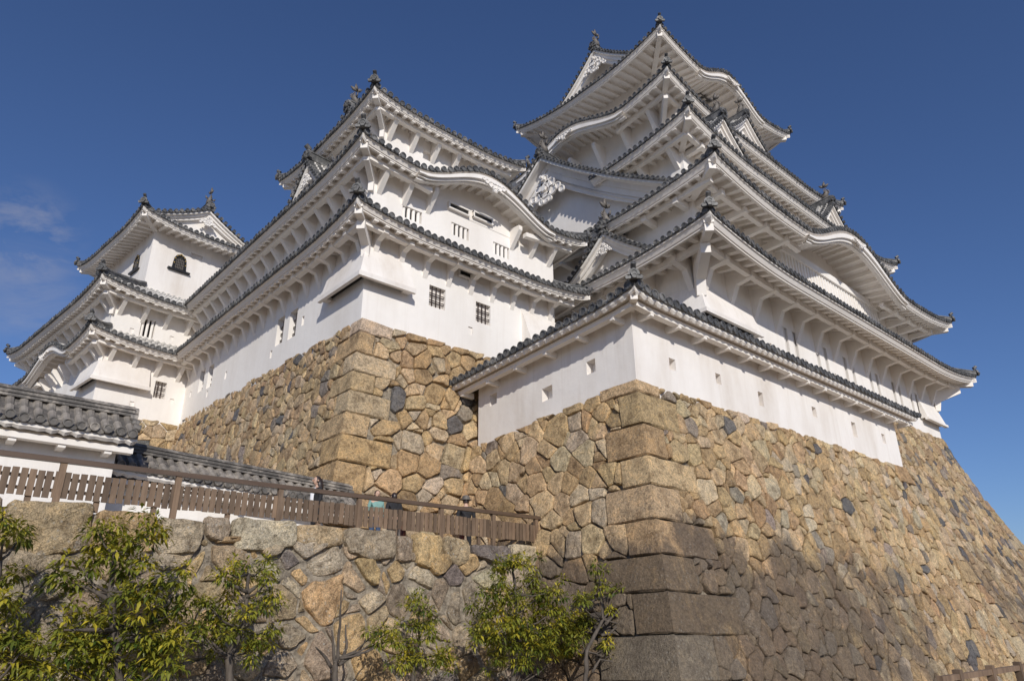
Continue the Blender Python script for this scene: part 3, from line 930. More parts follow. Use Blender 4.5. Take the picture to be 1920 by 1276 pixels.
def chute(root, cx, cy, z0, z1, la, lb, out=0.62, right=False):
    """stone-drop bay wrapped round a corner: flared box with a lip and a dark slot.
    la = length along +x, lb along +y (0 = one face only)"""
    mb = MB(); dk = MB()
    e = 0.02
    out *= 0.72
    if lb:
        T = [(cx + la, cy, z1), (cx, cy, z1), (cx, cy + lb, z1)]
        B = [(cx + la, cy - out, z0), (cx - out, cy - out, z0), (cx - out, cy + lb, z0)]
        T = [(cx + la, cy - .04, z1), (cx - .04, cy - .04, z1), (cx - .04, cy + lb, z1)]
        mb.add(T + B, [(0, 1, 4, 3), (1, 2, 5, 4)])
        mb.add([T[0], B[0], (cx + la, cy + e, z0), (cx + la, cy + e, z1)], [(0, 1, 2, 3)])
        mb.add([T[2], B[2], (cx + e, cy + lb, z0), (cx + e, cy + lb, z1)], [(0, 1, 2, 3)])
        q = out + .07; h = .16
        L = [(cx + la + .06, cy - q), (cx - q, cy - q), (cx - q, cy + lb + .06)]
        I = [(cx + la + .06, cy - q + .15), (cx - q + .15, cy - q + .15), (cx - q + .15, cy + lb + .06)]
        vs = [(x, y, z0 - h) for x, y in L] + [(x, y, z0 + .03) for x, y in L] + [(x, y, z0 - h) for x, y in I] + [(x, y, z0 + .03) for x, y in I]
        mb.add(vs, [(0, 1, 4, 3), (1, 2, 5, 4), (0, 1, 7, 6), (1, 2, 8, 7), (3, 4, 10, 9), (4, 5, 11, 10), (0, 3, 9, 6), (2, 5, 11, 8), (6, 7, 10, 9), (7, 8, 11, 10)])
        # dark sheet between lip and wall, its colour standing in for the slot's shade
        zz = z0 + .02
        dk.add([(cx + la, cy - out, zz), (cx - out, cy - out, zz), (cx - e, cy - e, zz), (cx + la, cy - e, zz), (cx - out, cy + lb, zz), (cx - e, cy + lb, zz)], [(0, 1, 2, 3), (1, 4, 5, 2)])
        # ends closed near the lip
        mb.cube(cx + la - .35, cy - out, z0 - .1, cx + la, cy - e, z0 + .01)
        mb.cube(cx - out, cy + lb - .35, z0 - .1, cx - e, cy + lb, z0 + .01)
    o = mb.build('stone_drop_bay', 'plaster_old', root, fix=False)
    dk.build('dark_slot_sheet', 'dark', o, fix=False)
    return o

def at_wall(px, py, p0, p1):
    """(s, z) of the photo pixel on the upright wall p0->p1 (world)"""
    r = CAM.T @ np.array([(px - CX) / FPX, (py - CY) / FPX, 1.0])
    p0 = np.array([*p0, 0.0]); p1 = np.array([*p1, 0.0])
    u = p1 - p0; u /= np.linalg.norm(u); n = np.array([-u[1], u[0], 0])
    q = r * ((p0 @ n) / (r @ n))
    return float((q - p0) @ u), float(q[2])
def holes_at(p0, p1, lst):
    res = []
    for px, py, wd, ht, kind, *dp in lst:
        s, z = at_wall(px, py, p0, p1)
        res.append((s - wd / 2, s + wd / 2, z - ht / 2, z + ht / 2, kind, *dp))
    return res
def snaph(hs):
    """holes in one row share heights so that the wall grid stays clean"""
    return hs

# ------------------------------------------------------------------ stone walls
from mathutils import noise as mnoise
def clip(poly, nx, ny, c):
    """keep points with nx*x+ny*y <= c"""
    res = []
    n = len(poly)
    for i in range(n):
        a = poly[i]; b = poly[(i + 1) % n]
        da = nx * a[0] + ny * a[1] - c; db = nx * b[0] + ny * b[1] - c
        if da <= 0: res.append(a)
        if (da < 0 < db) or (db < 0 < da):
            t = da / (da - db)
            res.append((a[0] + (b[0] - a[0]) * t, a[1] + (b[1] - a[1]) * t))
    return res

PAL = {
    'tan': [((0.40, 0.285, 0.155), 9), ((0.44, 0.33, 0.195), 6), ((0.34, 0.235, 0.125), 6), ((0.42, 0.325, 0.205), 6), ((0.40, 0.33, 0.235), 3), ((0.12, 0.115, 0.11), 1.6), ((0.23, 0.195, 0.155), 1.5)],
    'warm': [((0.40, 0.28, 0.148), 9), ((0.44, 0.32, 0.18), 8), ((0.34, 0.23, 0.12), 6), ((0.42, 0.325, 0.20), 6), ((0.41, 0.33, 0.225), 2.5), ((0.125, 0.115, 0.105), 0.8), ((0.25, 0.205, 0.155), 1.0)],
    'small': [((0.36, 0.26, 0.145), 8), ((0.40, 0.30, 0.178), 6), ((0.30, 0.21, 0.118), 6), ((0.38, 0.295, 0.19), 5), ((0.11, 0.105, 0.10), 1.4), ((0.21, 0.175, 0.14), 1.5)],
    'old': [((0.36, 0.275, 0.165), 7), ((0.40, 0.335, 0.23), 5), ((0.35, 0.28, 0.19), 6), ((0.27, 0.215, 0.15), 5), ((0.17, 0.145, 0.12), 1.4), ((0.40, 0.28, 0.145), 6)],
}
STONE_GAIN = 1.38
def parea(p): return abs(sum(p[k][0] * p[(k + 1) % len(p)][1] - p[(k + 1) % len(p)][0] * p[k][1] for k in range(len(p)))) / 2
def pick(rng, pal):
    tot = sum(wt for _, wt in pal); r = rng.random() * tot
    for c, wt in pal:
        r -= wt
        if r <= 0: break
    k = (0.86 + 0.30 * rng.random()) * STONE_GAIN
    return tuple(min(1, x * k * g_ * (0.97 + 0.06 * rng.random())) for x, g_ in zip(c, (0.985, 1.01, 1.08)))

class Mason:
    def __init__(q, mp, pal, seed, weather):
        q.mp, q.pal, q.rng, q.weather = mp, PAL[pal], random.Random(seed), weather
        q.mb = MB(); q.warp = 0.17; q.lim = lambda p_: clip(p_, 0, 1, q.top) if q.top is not None else p_; q.top = None; q.rough = 1.0
    def emit(q, vs, fs, col):
        q.mb.add(vs, fs)
        for v in vs:
            q.mb.col.append((*col, 1.0)); q.mb.wea.append(q.weather(v))
    def stone(q, poly, bulge, base=-0.22, off=0.0, col=None, warp=False):
        rng = q.rng
        if len(poly) < 3: return
        cx = sum(p[0] for p in poly) / len(poly); cy = sum(p[1] for p in poly) / len(poly)
        # bend the joints, break the outline a little and nip its corners
        fine = []
        n = len(poly)
        for i in range(n):
            a, b = poly[i], poly[(i + 1) % n]
            m_ = max(1, int(math.hypot(b[0] - a[0], b[1] - a[1]) / 0.3))
            fine += [(a[0] + (b[0] - a[0]) * j / m_, a[1] + (b[1] - a[1]) * j / m_) for j in range(m_)]
        if warp:
            poly = [(x_ + q.warp * mnoise.noise(Vector((x_ * 1.25, y_ * 1.25, 3.1))) + q.warp * .4 * mnoise.noise(Vector((x_ * 3.7, y_ * 3.7, 8.3))),
                     y_ + q.warp * mnoise.noise(Vector((x_ * 1.25, y_ * 1.25, 33.7))) + q.warp * .4 * mnoise.noise(Vector((x_ * 3.7, y_ * 3.7, 58.3)))) for x_, y_ in fine]
            if q.lim: poly = q.lim(poly)
            if len(poly) < 3: return
            cx = sum(p[0] for p in poly) / len(poly); cy = sum(p[1] for p in poly) / len(poly)
        np_ = []
        n = len(poly)
        for i in range(n):
            a, b = poly[i], poly[(i + 1) % n]
            L = math.hypot(b[0] - a[0], b[1] - a[1])
            k = min(0.22, 0.05 / max(L, 1e-3)) * rng.uniform(.4, 1.5)
            np_.append((a[0] + (b[0] - a[0]) * k, a[1] + (b[1] - a[1]) * k))
            if L > 0.3:
                m_ = max(1, int(L / 0.22))
                for j in range(1, m_ + 1):
                    t = j / (m_ + 1)
                    w_ = rng.uniform(-.016, .012)
                    np_.append((a[0] + (b[0] - a[0]) * t - (b[1] - a[1]) / L * w_ * -1, a[1] + (b[1] - a[1]) * t + (b[0] - a[0]) / L * w_ * -1))
            np_.append((a[0] + (b[0] - a[0]) * (1 - k), a[1] + (b[1] - a[1]) * (1 - k)))
        poly = np_
        sd = rng.random() * 90
        tx, ty = rng.uniform(-.055, .055), rng.uniform(-.055, .055)
        col = col or pick(rng, q.pal)
        o2 = off + rng.uniform(-0.02, 0.02)
        rad = sum(math.hypot(p[0] - cx, p[1] - cy) for p in poly) / len(poly)
        e1 = min(.2, 0.022 / rad); e2 = min(.4, 0.075 / rad)
        rings = [(1.02, base), (1.0, o2 - bulge * 0.35 - 0.014), (1 - e1, o2 - bulge * 0.08), (1 - e2, o2 + bulge * .05), (0.72, o2 + bulge * .12), (0.5, o2 + bulge * .15), (0.26, o2 + bulge * .16)]
        vs = []; n = len(poly)
        for k, (sc, d) in enumerate(rings):
            for p in poly:
                u, v = cx + (p[0] - cx) * sc, cy + (p[1] - cy) * sc
                dd = d
                if k:
                    nz = mnoise.noise(Vector((u * 2.2 + sd, v * 2.2, sd)))
                    nz2 = mnoise.noise(Vector((u * 6.0 + sd, v * 6.0, sd)))
                    dd += (tx * (u - cx) + ty * (v - cy)) + q.rough * (0.05 * nz + 0.024 * nz2)
                    u += 0.012 * nz2
                vs.append(q.mp(u, v, dd))
        vs.append(q.mp(cx, cy, o2 + bulge * .17))
        fs = []
        for k in range(len(rings) - 1):
            fs += [(k * n + i, k * n + (i + 1) % n, (k + 1) * n + (i + 1) % n, (k + 1) * n + i) for i in range(n)]
        k = len(rings) - 1
        fs += [(k * n + i, k * n + (i + 1) % n, len(vs) - 1) for i in range(n)]
        q.emit(vs, fs, col)
    def block(q, ul, ur, v0, v1, off=-0.005, tilt=0.03, col=None):
        """dressed corner stone wrapping u=0 from -ul to +ur"""
        rng = q.rng
        col = col or pick(rng, [p for p in q.pal if p[0][0] > 0.3])
        sd = rng.random() * 90
        nu, nv = 22, 9
        us = []
        for i in range(nu + 1):
            t = i / nu
            us.append(-ul + (ul + ur) * t)
        j0 = min(range(nu + 1), key=lambda i: abs(us[i]))
        if ul > 0 and ur > 0: us[j0] = 0.0
        us = [us[0]] + [us[0] + .03] + us[1:-1] + [us[-1] - .03] + [us[-1]]
        vv = [v0 + (v1 - v0) * j / nv for j in range(nv + 1)]
        vv = [vv[0], vv[0] + .03] + vv[1:-1] + [vv[-1] - .03, vv[-1]]
        vs = []
        NU, NV = len(us), len(vv)
        ea, eb, ec, ed = (rng.uniform(-.05, .05) for _ in range(4))
        for j, v in enumerate(vv):
            for i, u in enumerate(us):
                edge = min(i if ul > 0 else 9, NU - 1 - i, j, NV - 1 - j)
                d = off + (0.0, 0.0)[0]
                if edge == 0: d = off - 0.055
                elif edge == 1: d = off - 0.006
                nz = mnoise.noise(Vector((u * 1.9 + sd, v * 1.9, sd)))
                nz2 = mnoise.noise(Vector((u * 5.5 + sd, v * 5.5, sd)))
                if edge > 0: d += 0.035 * nz + 0.018 * nz2
                if abs(u) < 1e-6 and ul > 0: d -= 0.015
                wob = 0.03 * mnoise.noise(Vector((u * 1.3, j * 7.1 + sd, sd))) if edge <= 1 else 0.02 * nz
                vs.append(q.mp(u + (0.02 * nz2 if abs(u) > 0.1 else 0), v - tilt * abs(u) + wob, d))
        fs = [(j * NU + i, j * NU + i + 1, (j + 1) * NU + i + 1, (j + 1) * NU + i) for j in range(NV - 1) for i in range(NU - 1)]
        q.emit(vs, fs, col)
    def field(q, u0, u1, v0, v1, h, wd, small=0.35, gap=0.009, bulge=0.05, avoid=None, clips=(), inside=None, grow=0.0, blocks_=None):
        """irregular fitted stones filling a strip of the wall"""
        rng = q.rng
        topf = v1 if callable(v1) else (lambda x_, k_=v1: k_)
        v1 = max(topf(u0), topf(u1))
        seeds = []
        v = v0
        row = 0
        while v < v1 + h:
            hh = h * rng.uniform(.8, 1.25) * (1 + grow * max(0, (v1 - v) / (v1 - v0)))
            u = u0 - rng.random() * wd
            while u < u1 + wd:
                w_ = wd * rng.uniform(.45, 1.65)
                seeds.append((u + w_ / 2, v + hh / 2 + rng.uniform(-.28, .28) * hh, (rng.uniform(-.18, .16) + (.34 if rng.random() < .18 else 0)) * h * h))
                u += w_
            v += hh
        nb = len(seeds)
        for i in range(int(nb * small)):
            a = seeds[rng.randrange(nb)]
            seeds.append((a[0] + rng.choice((-.5, .5)) * wd * rng.uniform(.8, 1.1), a[1] + rng.choice((-.5, .5)) * h * rng.uniform(.7, 1.1), -rng.uniform(.05, .16) * h * h))
        S = np.array(seeds)
        for i in range(len(S)):
            x, y, wt = S[i]
            if inside and not inside(x, y): continue
            if not (u0 - wd < x < u1 + wd and v0 - h < y < v1 + h): continue
            if avoid and avoid(x, y): continue
            d2 = (S[:, 0] - x) ** 2 + (S[:, 1] - y) ** 2
            idx = np.argsort(d2)[1:22]
            R0 = 2.2 * max(h, wd)
            poly = [(x - R0, y - R0), (x + R0, y - R0), (x + R0, y + R0), (x - R0, y + R0)]
            g = gap * rng.uniform(.4, 1.8)
            for j in idx:
                dx, dy = S[j, 0] - x, S[j, 1] - y
                L = math.hypot(dx, dy)
                if L < 1e-4: continue
                gj = g * (0.3 + 1.5 * ((i * 7919 + int(j) * 104729) % 97 / 97 if i < j else (int(j) * 7919 + i * 104729) % 97 / 97))
                c = (S[j, 0] ** 2 + S[j, 1] ** 2 - x * x - y * y + wt - S[j, 2]) / (2 * L) - gj
                poly = clip(poly, dx / L, dy / L, c)
                if len(poly) < 3: break
            if len(poly) < 3: continue
            for cl in ((-1, 0, -u0 - g), (1, 0, u1 - g), (0, -1, -v0), *clips):
                poly = clip(poly, *cl)
                if len(poly) < 3: break
            if len(poly) < 3: continue
            topz = topf(x)
            q.top = topz + rng.uniform(-.05, .06)
            poly = clip(poly, 0, 1, q.top)
            if len(poly) < 3: continue
            A = abs(sum(poly[k][0] * poly[(k + 1) % len(poly)][1] - poly[(k + 1) % len(poly)][0] * poly[k][1] for k in range(len(poly)))) / 2
            if blocks_:
                for b0, b1, ul_, ur_ in blocks_:
                    if len(poly) < 3: break
                    lim_ = ur_ if x > 0 else -ul_
                    sg = 1 if x > 0 else -1
                    tl_ = 0.03 * abs(lim_) * .5
                    b0t, b1t = b0 - tl_, b1 - tl_
                    if min(p[1] for p in poly) > b1t or max(p[1] for p in poly) < b0t: continue
                    if all(sg * p[0] > sg * lim_ for p in poly): continue
                    best = []
                    ba = 0
                    for cl in ((-sg, 0, -sg * lim_ - g), (0, 1, b0t - g), (0, -1, -b1t - g)):
                        pc = clip(poly, *cl)
                        if len(pc) < 3: continue
                        aa = parea(pc)
                        if aa > ba: ba, best = aa, pc
                    poly = best
                if len(poly) < 3: continue
                A = parea(poly)
            if A < 0.012: continue
            sz = math.sqrt(A)
            isl = i >= nb
            q.stone(poly, min(bulge, sz * .16), off=-0.035 if isl else 0.0, warp=not blocks_ or all(abs(p[0]) > 3.2 for p in poly))
    def done(q, name, material, root=None, label=None):
        return q.mb.build(name, material, root, fix=False, smooth=False, label=label)

def backing(root, mp, us, vs, d=-0.17, m_='rubble'):
    mb = MB()
    nu, nv = len(us), len(vs)
    mb.add([mp(u, v, d) for v in vs for u in us], [(j * nu + i, j * nu + i + 1, (j + 1) * nu + i + 1, (j + 1) * nu + i) for j in range(nv - 1) for i in range(nu - 1)])
    return mb.build('rubble_fill', m_, root, fix=False)

def corner_map(cx, cy, b):
    def mp(u, v, d):
        k = b(v)
        x, y = cx - k, cy - k
        if abs(u) < 1e-6: return Vector((x - d * .9, y - d * .9, v))
        if u > 0: return Vector((x + u, y - d, v + d * .25))
        return Vector((x - d, y - u, v + d * .25))
    return mp
def sstep(a, b, x):
    t = max(0.0, min(1.0, (x - a) / (b - a)))
    return t * t * (3 - 2 * t)

# ================================================================== SETTING
g = MB()
g.add([(-1500, -1500, -2.4), (1500, -1500, -2.4), (1500, 1500, -2.4), (-1500, 1500, -2.4)], [(0, 1, 2, 3)])
structure(g.build('ground', 'ground', fix=False))
g = MB()
g.cube(-40, 15.6, -2.3, 18.0, 44, 1.85)
structure(g.build('upper_path', 'path'))

# ================================================================== STONE BASES
# 1 — front base carrying the low white wall
root = thing('stone_base', 'tall battered stone base under the white wall with loopholes, darkened near its foot', 'stone wall', (16, 12.3, -2.3), group='stone bases of the castle')
bA = lambda z: 0.27 * (6.8 - z) + 0.005 * max(0, 6.8 - z) ** 2 if z < 6.8 else 0.27 * (6.8 - z)
mpA = corner_map(16, 12.3, bA)
wA = lambda p: 0.54 * sstep(3.5, 1.2, p[2] + 0.9 * mnoise.noise(Vector(p) * 0.7) + 0.5 * mnoise.noise(Vector(p) * 1.9)) * (1 - 0.50 * sstep(20, 33, p[0])) - 0.05
ms = Mason(mpA, 'warm', 11, wA)
zz = 6.78; blocks = []
hs = [0.44, 1.08, 1.0, 0.86, 0.94, 0.90, 0.86, 0.93, 0.96, 1.1]
lens = [(1.5, 1.1), (0.8, 1.85), (1.45, 1.0), (1.0, 2.15), (1.65, 1.2), (1.05, 2.45), (2.2, 1.3), (1.1, 2.9), (2.3, 1.5), (1.2, 2.6)]
for h_, (ul, ur) in zip(hs, lens):
    blocks.append((zz - h_, zz, ul, ur)); zz -= h_
for v0, v1, ul, ur in blocks:
    c_ = None
    ms.block(ul, ur, v0 + .012, v1 - .012)
def blk(u, v):
    for v0, v1, ul, ur in blocks:
        if v0 - .02 < v + 0.05 * abs(u) < v1 + .02:
            return -ul - .02 < u < ur + .02
    return False
ms.field(0.5, 20 + 5.2, -2.3, 6.74, 0.50, 0.64, small=0.6, blocks_=blocks, clips=((1 / 1.17, 0.6 / 1.17, (20 + 0.6 * 6.8 - 0.9) / 1.17),), bulge=0.05)
ms.field(-10.2, -0.5, -2.3, lambda u: 6.76 - 0.093 * -u, 0.62, 0.80, small=0.6, blocks_=blocks, bulge=0.06)
# big stones up the right-hand corner
zz = 6.72
rb = random.Random(5)
while zz > -2.3:
    h_ = rb.uniform(.55, 1.05)
    ur = 20 + 2 * bA(zz - h_ / 2)
    ln = rb.choice((0.9, 1.6))
    v0_, v1_ = zz - h_ + .015, zz - .015
    ms.stone([(ur - ln, v0_), (ur - .02 + .27 * h_, v0_), (ur - .02 - .27 * h_, v1_), (ur - ln, v1_)], 0.06, off=0.03)
    zz -= h_
ms.done('wall_stones', 'stone', root)
def mpAb(u, f_, d):
    v = -2.4 + (6.62 + 2.4 - (0.093 * -u if u < 0 else 0)) * f_
    return mpA(u if u <= 0 else u * (20 + 2 * bA(v)) / 20 - 1e-3, v, d)
backing(root, mpAb, [-10.2 + i * 0.5 for i in range(21)] + [-1e-7] + [i * 0.7 for i in range(1, 29)] + [19.95], [j / 12 for j in range(13)], -0.16)
f = MB()
f.quad((36, 12.4, 6.7), (38.6, 9.7, -2.4), (38.6, 16, -2.4), (36, 16, 6.7)); f.quad((16, 12.5, 6.62), (36, 12.5, 6.62), (36, 20, 6.62), (16, 20, 5.95))
f.build('base_fill', 'rubble', root, fix=False)

# 2 — base of the west small keep and its corridor
root = thing('stone_base', 'tan stone base under the small keep, its left face of many small stones', 'stone wall', (11.37, 20.76, 1.5), group='stone bases of the castle')
bB = lambda z: (0.17 * (10.3 - z) + 0.005 * max(0, 10.3 - z) ** 2)
mpB = corner_map(11.37, 20.76, bB)
wB = lambda p: 0.30 * sstep(6.0, 3.6, p[2]) * sstep(26, 20, p[1]) - 0.08
ms = Mason(mpB, 'warm', 23, wB)
zz = 10.27; blocks = []
hs = [0.58, 0.86, 0.76, 0.76, 0.82, 0.80, 0.92, 1.0, 1.05, 1.1]
lens = [(0.8, 1.35), (1.6, 0.65), (0.8, 1.7), (1.5, 0.9), (0.9, 1.65), (1.7, 0.95), (1.2, 1.95), (1.9, 1.1), (1.1, 2.0), (1.8, 1.2)]
for h_, (ul, ur) in zip(hs, lens):
    blocks.append((zz - h_, zz, ul, ur)); zz -= h_
for v0, v1, ul, ur in blocks: ms.block(ul, ur, v0 + .012, v1 - .012, tilt=0.04)
ms.field(0.5, 10.5, 1.6, 10.2, 0.56, 0.74, small=0.6, blocks_=blocks, bulge=0.055, gap=0.022)
ms.pal = PAL['small']
ms.field(-22.5, -0.5, 1.6, lambda u: 10.2 + 0.018 * -u + (0.06 * math.sin(u * 3)), 0.42, 0.56, small=0.6, blocks_=blocks, bulge=0.085)
ms.done('wall_stones', 'stone', root)
backing(root, mpB, [-22.5 + i * 0.75 for i in range(30)] + [-1e-7] + [i * 0.75 for i in range(1, 15)], [1.5 + (10.1 - 1.5) * j / 10 for j in range(11)], -0.16)

# 3 — base of the main keep, seen behind the right end
root = thing('stone_base', 'far battered stone base carrying the great keep, sloping down the right edge', 'stone wall', (24.6, 15.1, -2.3), group='stone bases of the castle')
bC = lambda z: 0.29 * (11.3 - z) + 0.0075 * max(0, 11.3 - z) ** 2
mpC = corner_map(24.6, 15.1, bC)
wC = lambda p: 0.36 * sstep(5.2, 2.6, p[2]) - 0.04
ms = Mason(mpC, 'small', 37, wC)
ms.field(9.0, 27.2 + 9.6, -2.3, 11.22, 0.50, 0.64, small=0.5, bulge=0.07, clips=((1 / 1.2, 0.67 / 1.2, (27.2 + 0.67 * 11.3 - 0.3) / 1.2),))
zz = 11.2
while zz > -2.3:
    h_ = rb.uniform(.6, .95)
    ur = 27.3 + 2 * bC(zz - h_ / 2)
    ln = rb.choice((1.0, 1.9))
    k2 = 2 * bC(zz - h_) - 2 * bC(zz - h_ / 2)
    ms.stone([(ur - ln, zz - h_ + .015), (ur + k2, zz - h_ + .015), (ur - k2, zz - .015), (ur - ln, zz - .015)], 0.06, off=0.03)
    zz -= h_
ms.done('wall_stones', 'stone', root)
mb = MB()
vs = [-2.4 + (11.2 + 2.4) * j / 12 for j in range(13)]
mb.add([p for v in vs for p in (mpC(0.1, v, -.1), Vector((51.8 + bC(v), 15.2 - bC(v), v)), Vector((51.8 + bC(v), 38, v)))], [q for j in range(12) for q in ((3 * j, 3 * j + 1, 3 * j + 4, 3 * j + 3), (3 * j + 1, 3 * j + 2, 3 * j + 5, 3 * j + 4))])
mb.build('rubble_fill', 'rubble', root, fix=False)

# 4 — low retaining wall of big boulders below the fence
root = thing('retaining_wall', 'low retaining wall of big lichened boulders below the brown fence', 'stone wall', (4, 15.3, -2.3))
bD = lambda z: 0.10 * (2.1 - z)
mpD = lambda u, v, d: Vector((u, 15.3 - bD(v) - d, v + 0.1 * d))
wD = lambda p: 0.11 + 0.16 * sstep(9, 15, p[0]) + 0.05 * math.sin(p[0] * 1.7 + p[2])
ms = Mason(mpD, 'old', 53, wD); ms.rough = 1.9; ms.warp = .2
u = -6.0
rd = random.Random(8)
while u < 15.2:
    L_ = rd.uniform(.45, 1.6)
    hb = rd.uniform(1.15, 1.66)
    tp = 2.11 + rd.uniform(-.12, .06)
    ms.stone([(u + rd.uniform(.01, .14), hb + rd.uniform(-.1, .1)), (u + L_ * .5, hb - rd.uniform(0, .12)), (u + L_ - rd.uniform(.01, .14), hb + rd.uniform(-.1, .1)), (u + L_ - .01, (hb + tp) / 2), (u + L_ - rd.uniform(.02, .10), tp + rd.uniform(-.05, .02)), (u + rd.uniform(.02, .1), tp + rd.uniform(-.05, .02)), (u + .01, (hb + tp) / 2)], 0.10, off=0.05)
    u += L_
ms.field(-6.0, 15.6, -2.3, 1.72, 0.66, 0.95, small=1.6, gap=0.035, bulge=0.11)
ms.done('wall_stones', 'stone_old', root)
backing(root, mpD, [-6 + i for i in range(23)], [-2.4, -1, 0, 1, 1.98], -0.10, 'mortar')
f = MB(); f.quad((-6, 15.36, 1.98), (16, 15.36, 1.98), (16, 16.1, 1.98), (-6, 16.1, 1.98)); f.build('coping_fill', 'rubble', root, fix=False)

# 5 — base under the northwest small keep
IR = R(5.8); IO = Vector((5.79, 38.49, 0))
def i2w(x, y): return (IO.x + x * math.cos(IR) - y * math.sin(IR), IO.y + x * math.sin(IR) + y * math.cos(IR))
root = thing('stone_base', 'short stretch of tan stone base under the leftmost small keep', 'stone wall', (IO.x, IO.y, 3), IR, 'stone bases of the castle', (0, 0, 3))
mpE = corner_map(1.25, 1.32, lambda z: 0.17 * (10.35 - z))
ms = Mason(mpE, 'tan', 61, lambda p: -0.1)
ms.field(0.02, 7.5, 3.1, 10.3, 0.55, 0.75, small=0.4, bulge=0.07)
ms.field(-12, -0.02, 3.1, 10.3, 0.55, 0.75, small=0.4, bulge=0.07)
ms.done('wall_stones', 'stone', root)
backing(root, mpE, [-12, -6, -1e-7, 4, 7.5], [3, 5, 7, 9, 10.2], -0.1)

# ================================================================== MAIN KEEP
keep = thing('castle_keep', 'tallest five-roofed white castle keep at the right', 'castle keep', (38.3, 25.9, 11))
W1 = (24.6, 15.1, 52.0, 36.7); W2 = (25.2, 15.3, 51.4, 36.5); W3 = (27.1, 16.7, 49.5, 35.1); W4 = (29.4, 19.2, 47.2, 32.6); W5 = (32.6, 21.6, 44.0, 30.2)
hS = [(s + dx, s + dx + .42, 11.95, 13.75, 'slot', .3) for s in (7.2, 10.5, 13.8, 17.1, 20.4, 23.2) for dx in (0, .95)]
hS += [(s, s + .18, 12.2, 12.45, 'loop', .2) for s in (5.6, 9.1, 12.4, 15.7, 19.0, 22.2)]
rect_walls(keep, W1, 11.0, 15.6, {'S': hS})
rect_walls(keep, W2, 16.0, 19.4)
wl3 = [(s, s + .6, 21.2, 21.75, 'posts', .3) for s in (15.1, 16.4)]
rect_walls(keep, W3, 20.0, 24.2, {'W': []})
p0, p1 = (W4[0], W4[3]), (W4[0], W4[1])
hW = holes_at(p0, p1, [(1113, 288, .75, 1.0, 'slot', .3), (1094, 301, .7, 1.0, 'slot', .3), (1196, 235, .8, .8, 'grid', .3)])
rect_walls(keep, W4, 24.0, 29.3, {'W': hW})
rect_walls(keep, W5, 30.0, 35.8)
chute(keep, 24.6, 15.1, 12.3, 13.75, 4.0, 2.2, .7)
mb = MB()   # stone-drop bay at the far right end
mb.add([(49.0, 15.06, 13.5), (52.04, 15.06, 13.5), (52.3, 14.7, 12.1), (49.0, 14.7, 12.1), (52.04, 17, 13.5), (52.3, 17, 12.1), (49, 15.1, 12.1), (49, 15.1, 13.5)], [(0, 1, 2, 3), (1, 4, 5, 2), (0, 3, 6, 7)])
mb.cube(48.95, 14.62, 11.97, 52.38, 14.85, 12.12)
mb.build('stone_drop_bay', 'plaster', keep)
# latticed bay window under the big wavy gable
mb = MB()
for i in range(34):
    x = 33.0 + 11.8 * (i + .5) / 34
    mb.cube(x - .10, 14.92, 16.3, x + .10, 15.08, 18.35)
mb.cube(32.7, 14.98, 16.2, 45.0, 15.32, 18.5)
mb.cube(32.6, 14.80, 18.35, 45.1, 15.3, 18.75)
mb.build('lattice_bay_window', 'plaster', keep)

roof(keep, (22.3, 12.8, 54.3, 39.0), 15.6, (25.2, 15.3, 51.4, 36.5), 1.75, W1, up=0.75, c=7.5, style={'S': 'knee', 'W': 'knee'}, bspace=2.05, drop=1.55, sc=1.1)
roof(keep, (23.7, 13.0, 52.8, 38.8), 19.3, (27.1, 16.7, 49.5, 35.1), 2.3, W2, up=0.75, c=7.0, style={'S': 'stub', 'W': 'stub'}, bspace=1.9, bumps={'S': [(14.6, 6.6, 2.15)]}, skipb={'S': [(8.6, 20.6)]}, sc=1.0)
roof(keep, (25.4, 15.0, 51.1, 36.8), 24.05, (29.4, 19.2, 47.2, 32.6), 2.7, W3, up=0.9, c=6.5, style={'S': 'stub', 'W': 'brace'}, bspace=2.0, cuts={'W': [(36.8 - 29.2, 36.8 - 21.8)]}, drop=1.2, sc=0.95)
roof(keep, (27.4, 17.2, 49.4, 34.6), 29.4, (32.6, 21.6, 44.0, 30.2), 2.9, W4, up=1.0, c=6.5, style={'S': 'brace', 'W': 'brace'}, bspace=2.3, bumps={'W': [(34.6 - 25.3, 4.9, 1.5)]}, drop=1.9, sc=0.95)
roof(keep, (30.0, 19.0, 46.6, 32.8), 35.75, (32.0, 21.2, 44.6, 30.6), 1.15, W5, up=0.95, c=6.0, beam=False, bumps={'S': [(8.4, 4.3, 1.75)]}, sc=1.0)
# top gable-and-hip roof
gable(keep, 'W', 31.5, 25.9, 36.0, 39.75, 4.75, 13.6, bw=.75, recess=1.0, pend=.85, steps=2)
# great west gable over the second roof
gable(keep, 'W', 25.2, 25.5, 19.6, 26.75, 10.2, 4.5, bw=1.35, recess=1.3, pend=1.25, steps=3, wallz=18.5, curve=.22, pitch=.36, inset=.62)
# small gables
gable(keep, 'W', 23.6, 19.6, 15.7, 18.15, 3.3, 2.4, bw=.55, recess=.7, pend=.38, pitch=.34)
gable(keep, 'S', 15.6, 30.0, 24.1, 26.25, 2.3, 4.4, bw=.55, recess=.5, pend=0, pitch=.32, fink=.85)
gable(keep, 'S', 15.6, 43.2, 24.1, 26.25, 2.3, 4.4, bw=.55, recess=.5, pend=0, pitch=.32, fink=.85)
gable(keep, 'S', 17.8, 37.4, 29.4, 31.7, 2.7, 4.6, bw=.55, recess=.5, pend=0, pitch=.32, fink=.85)

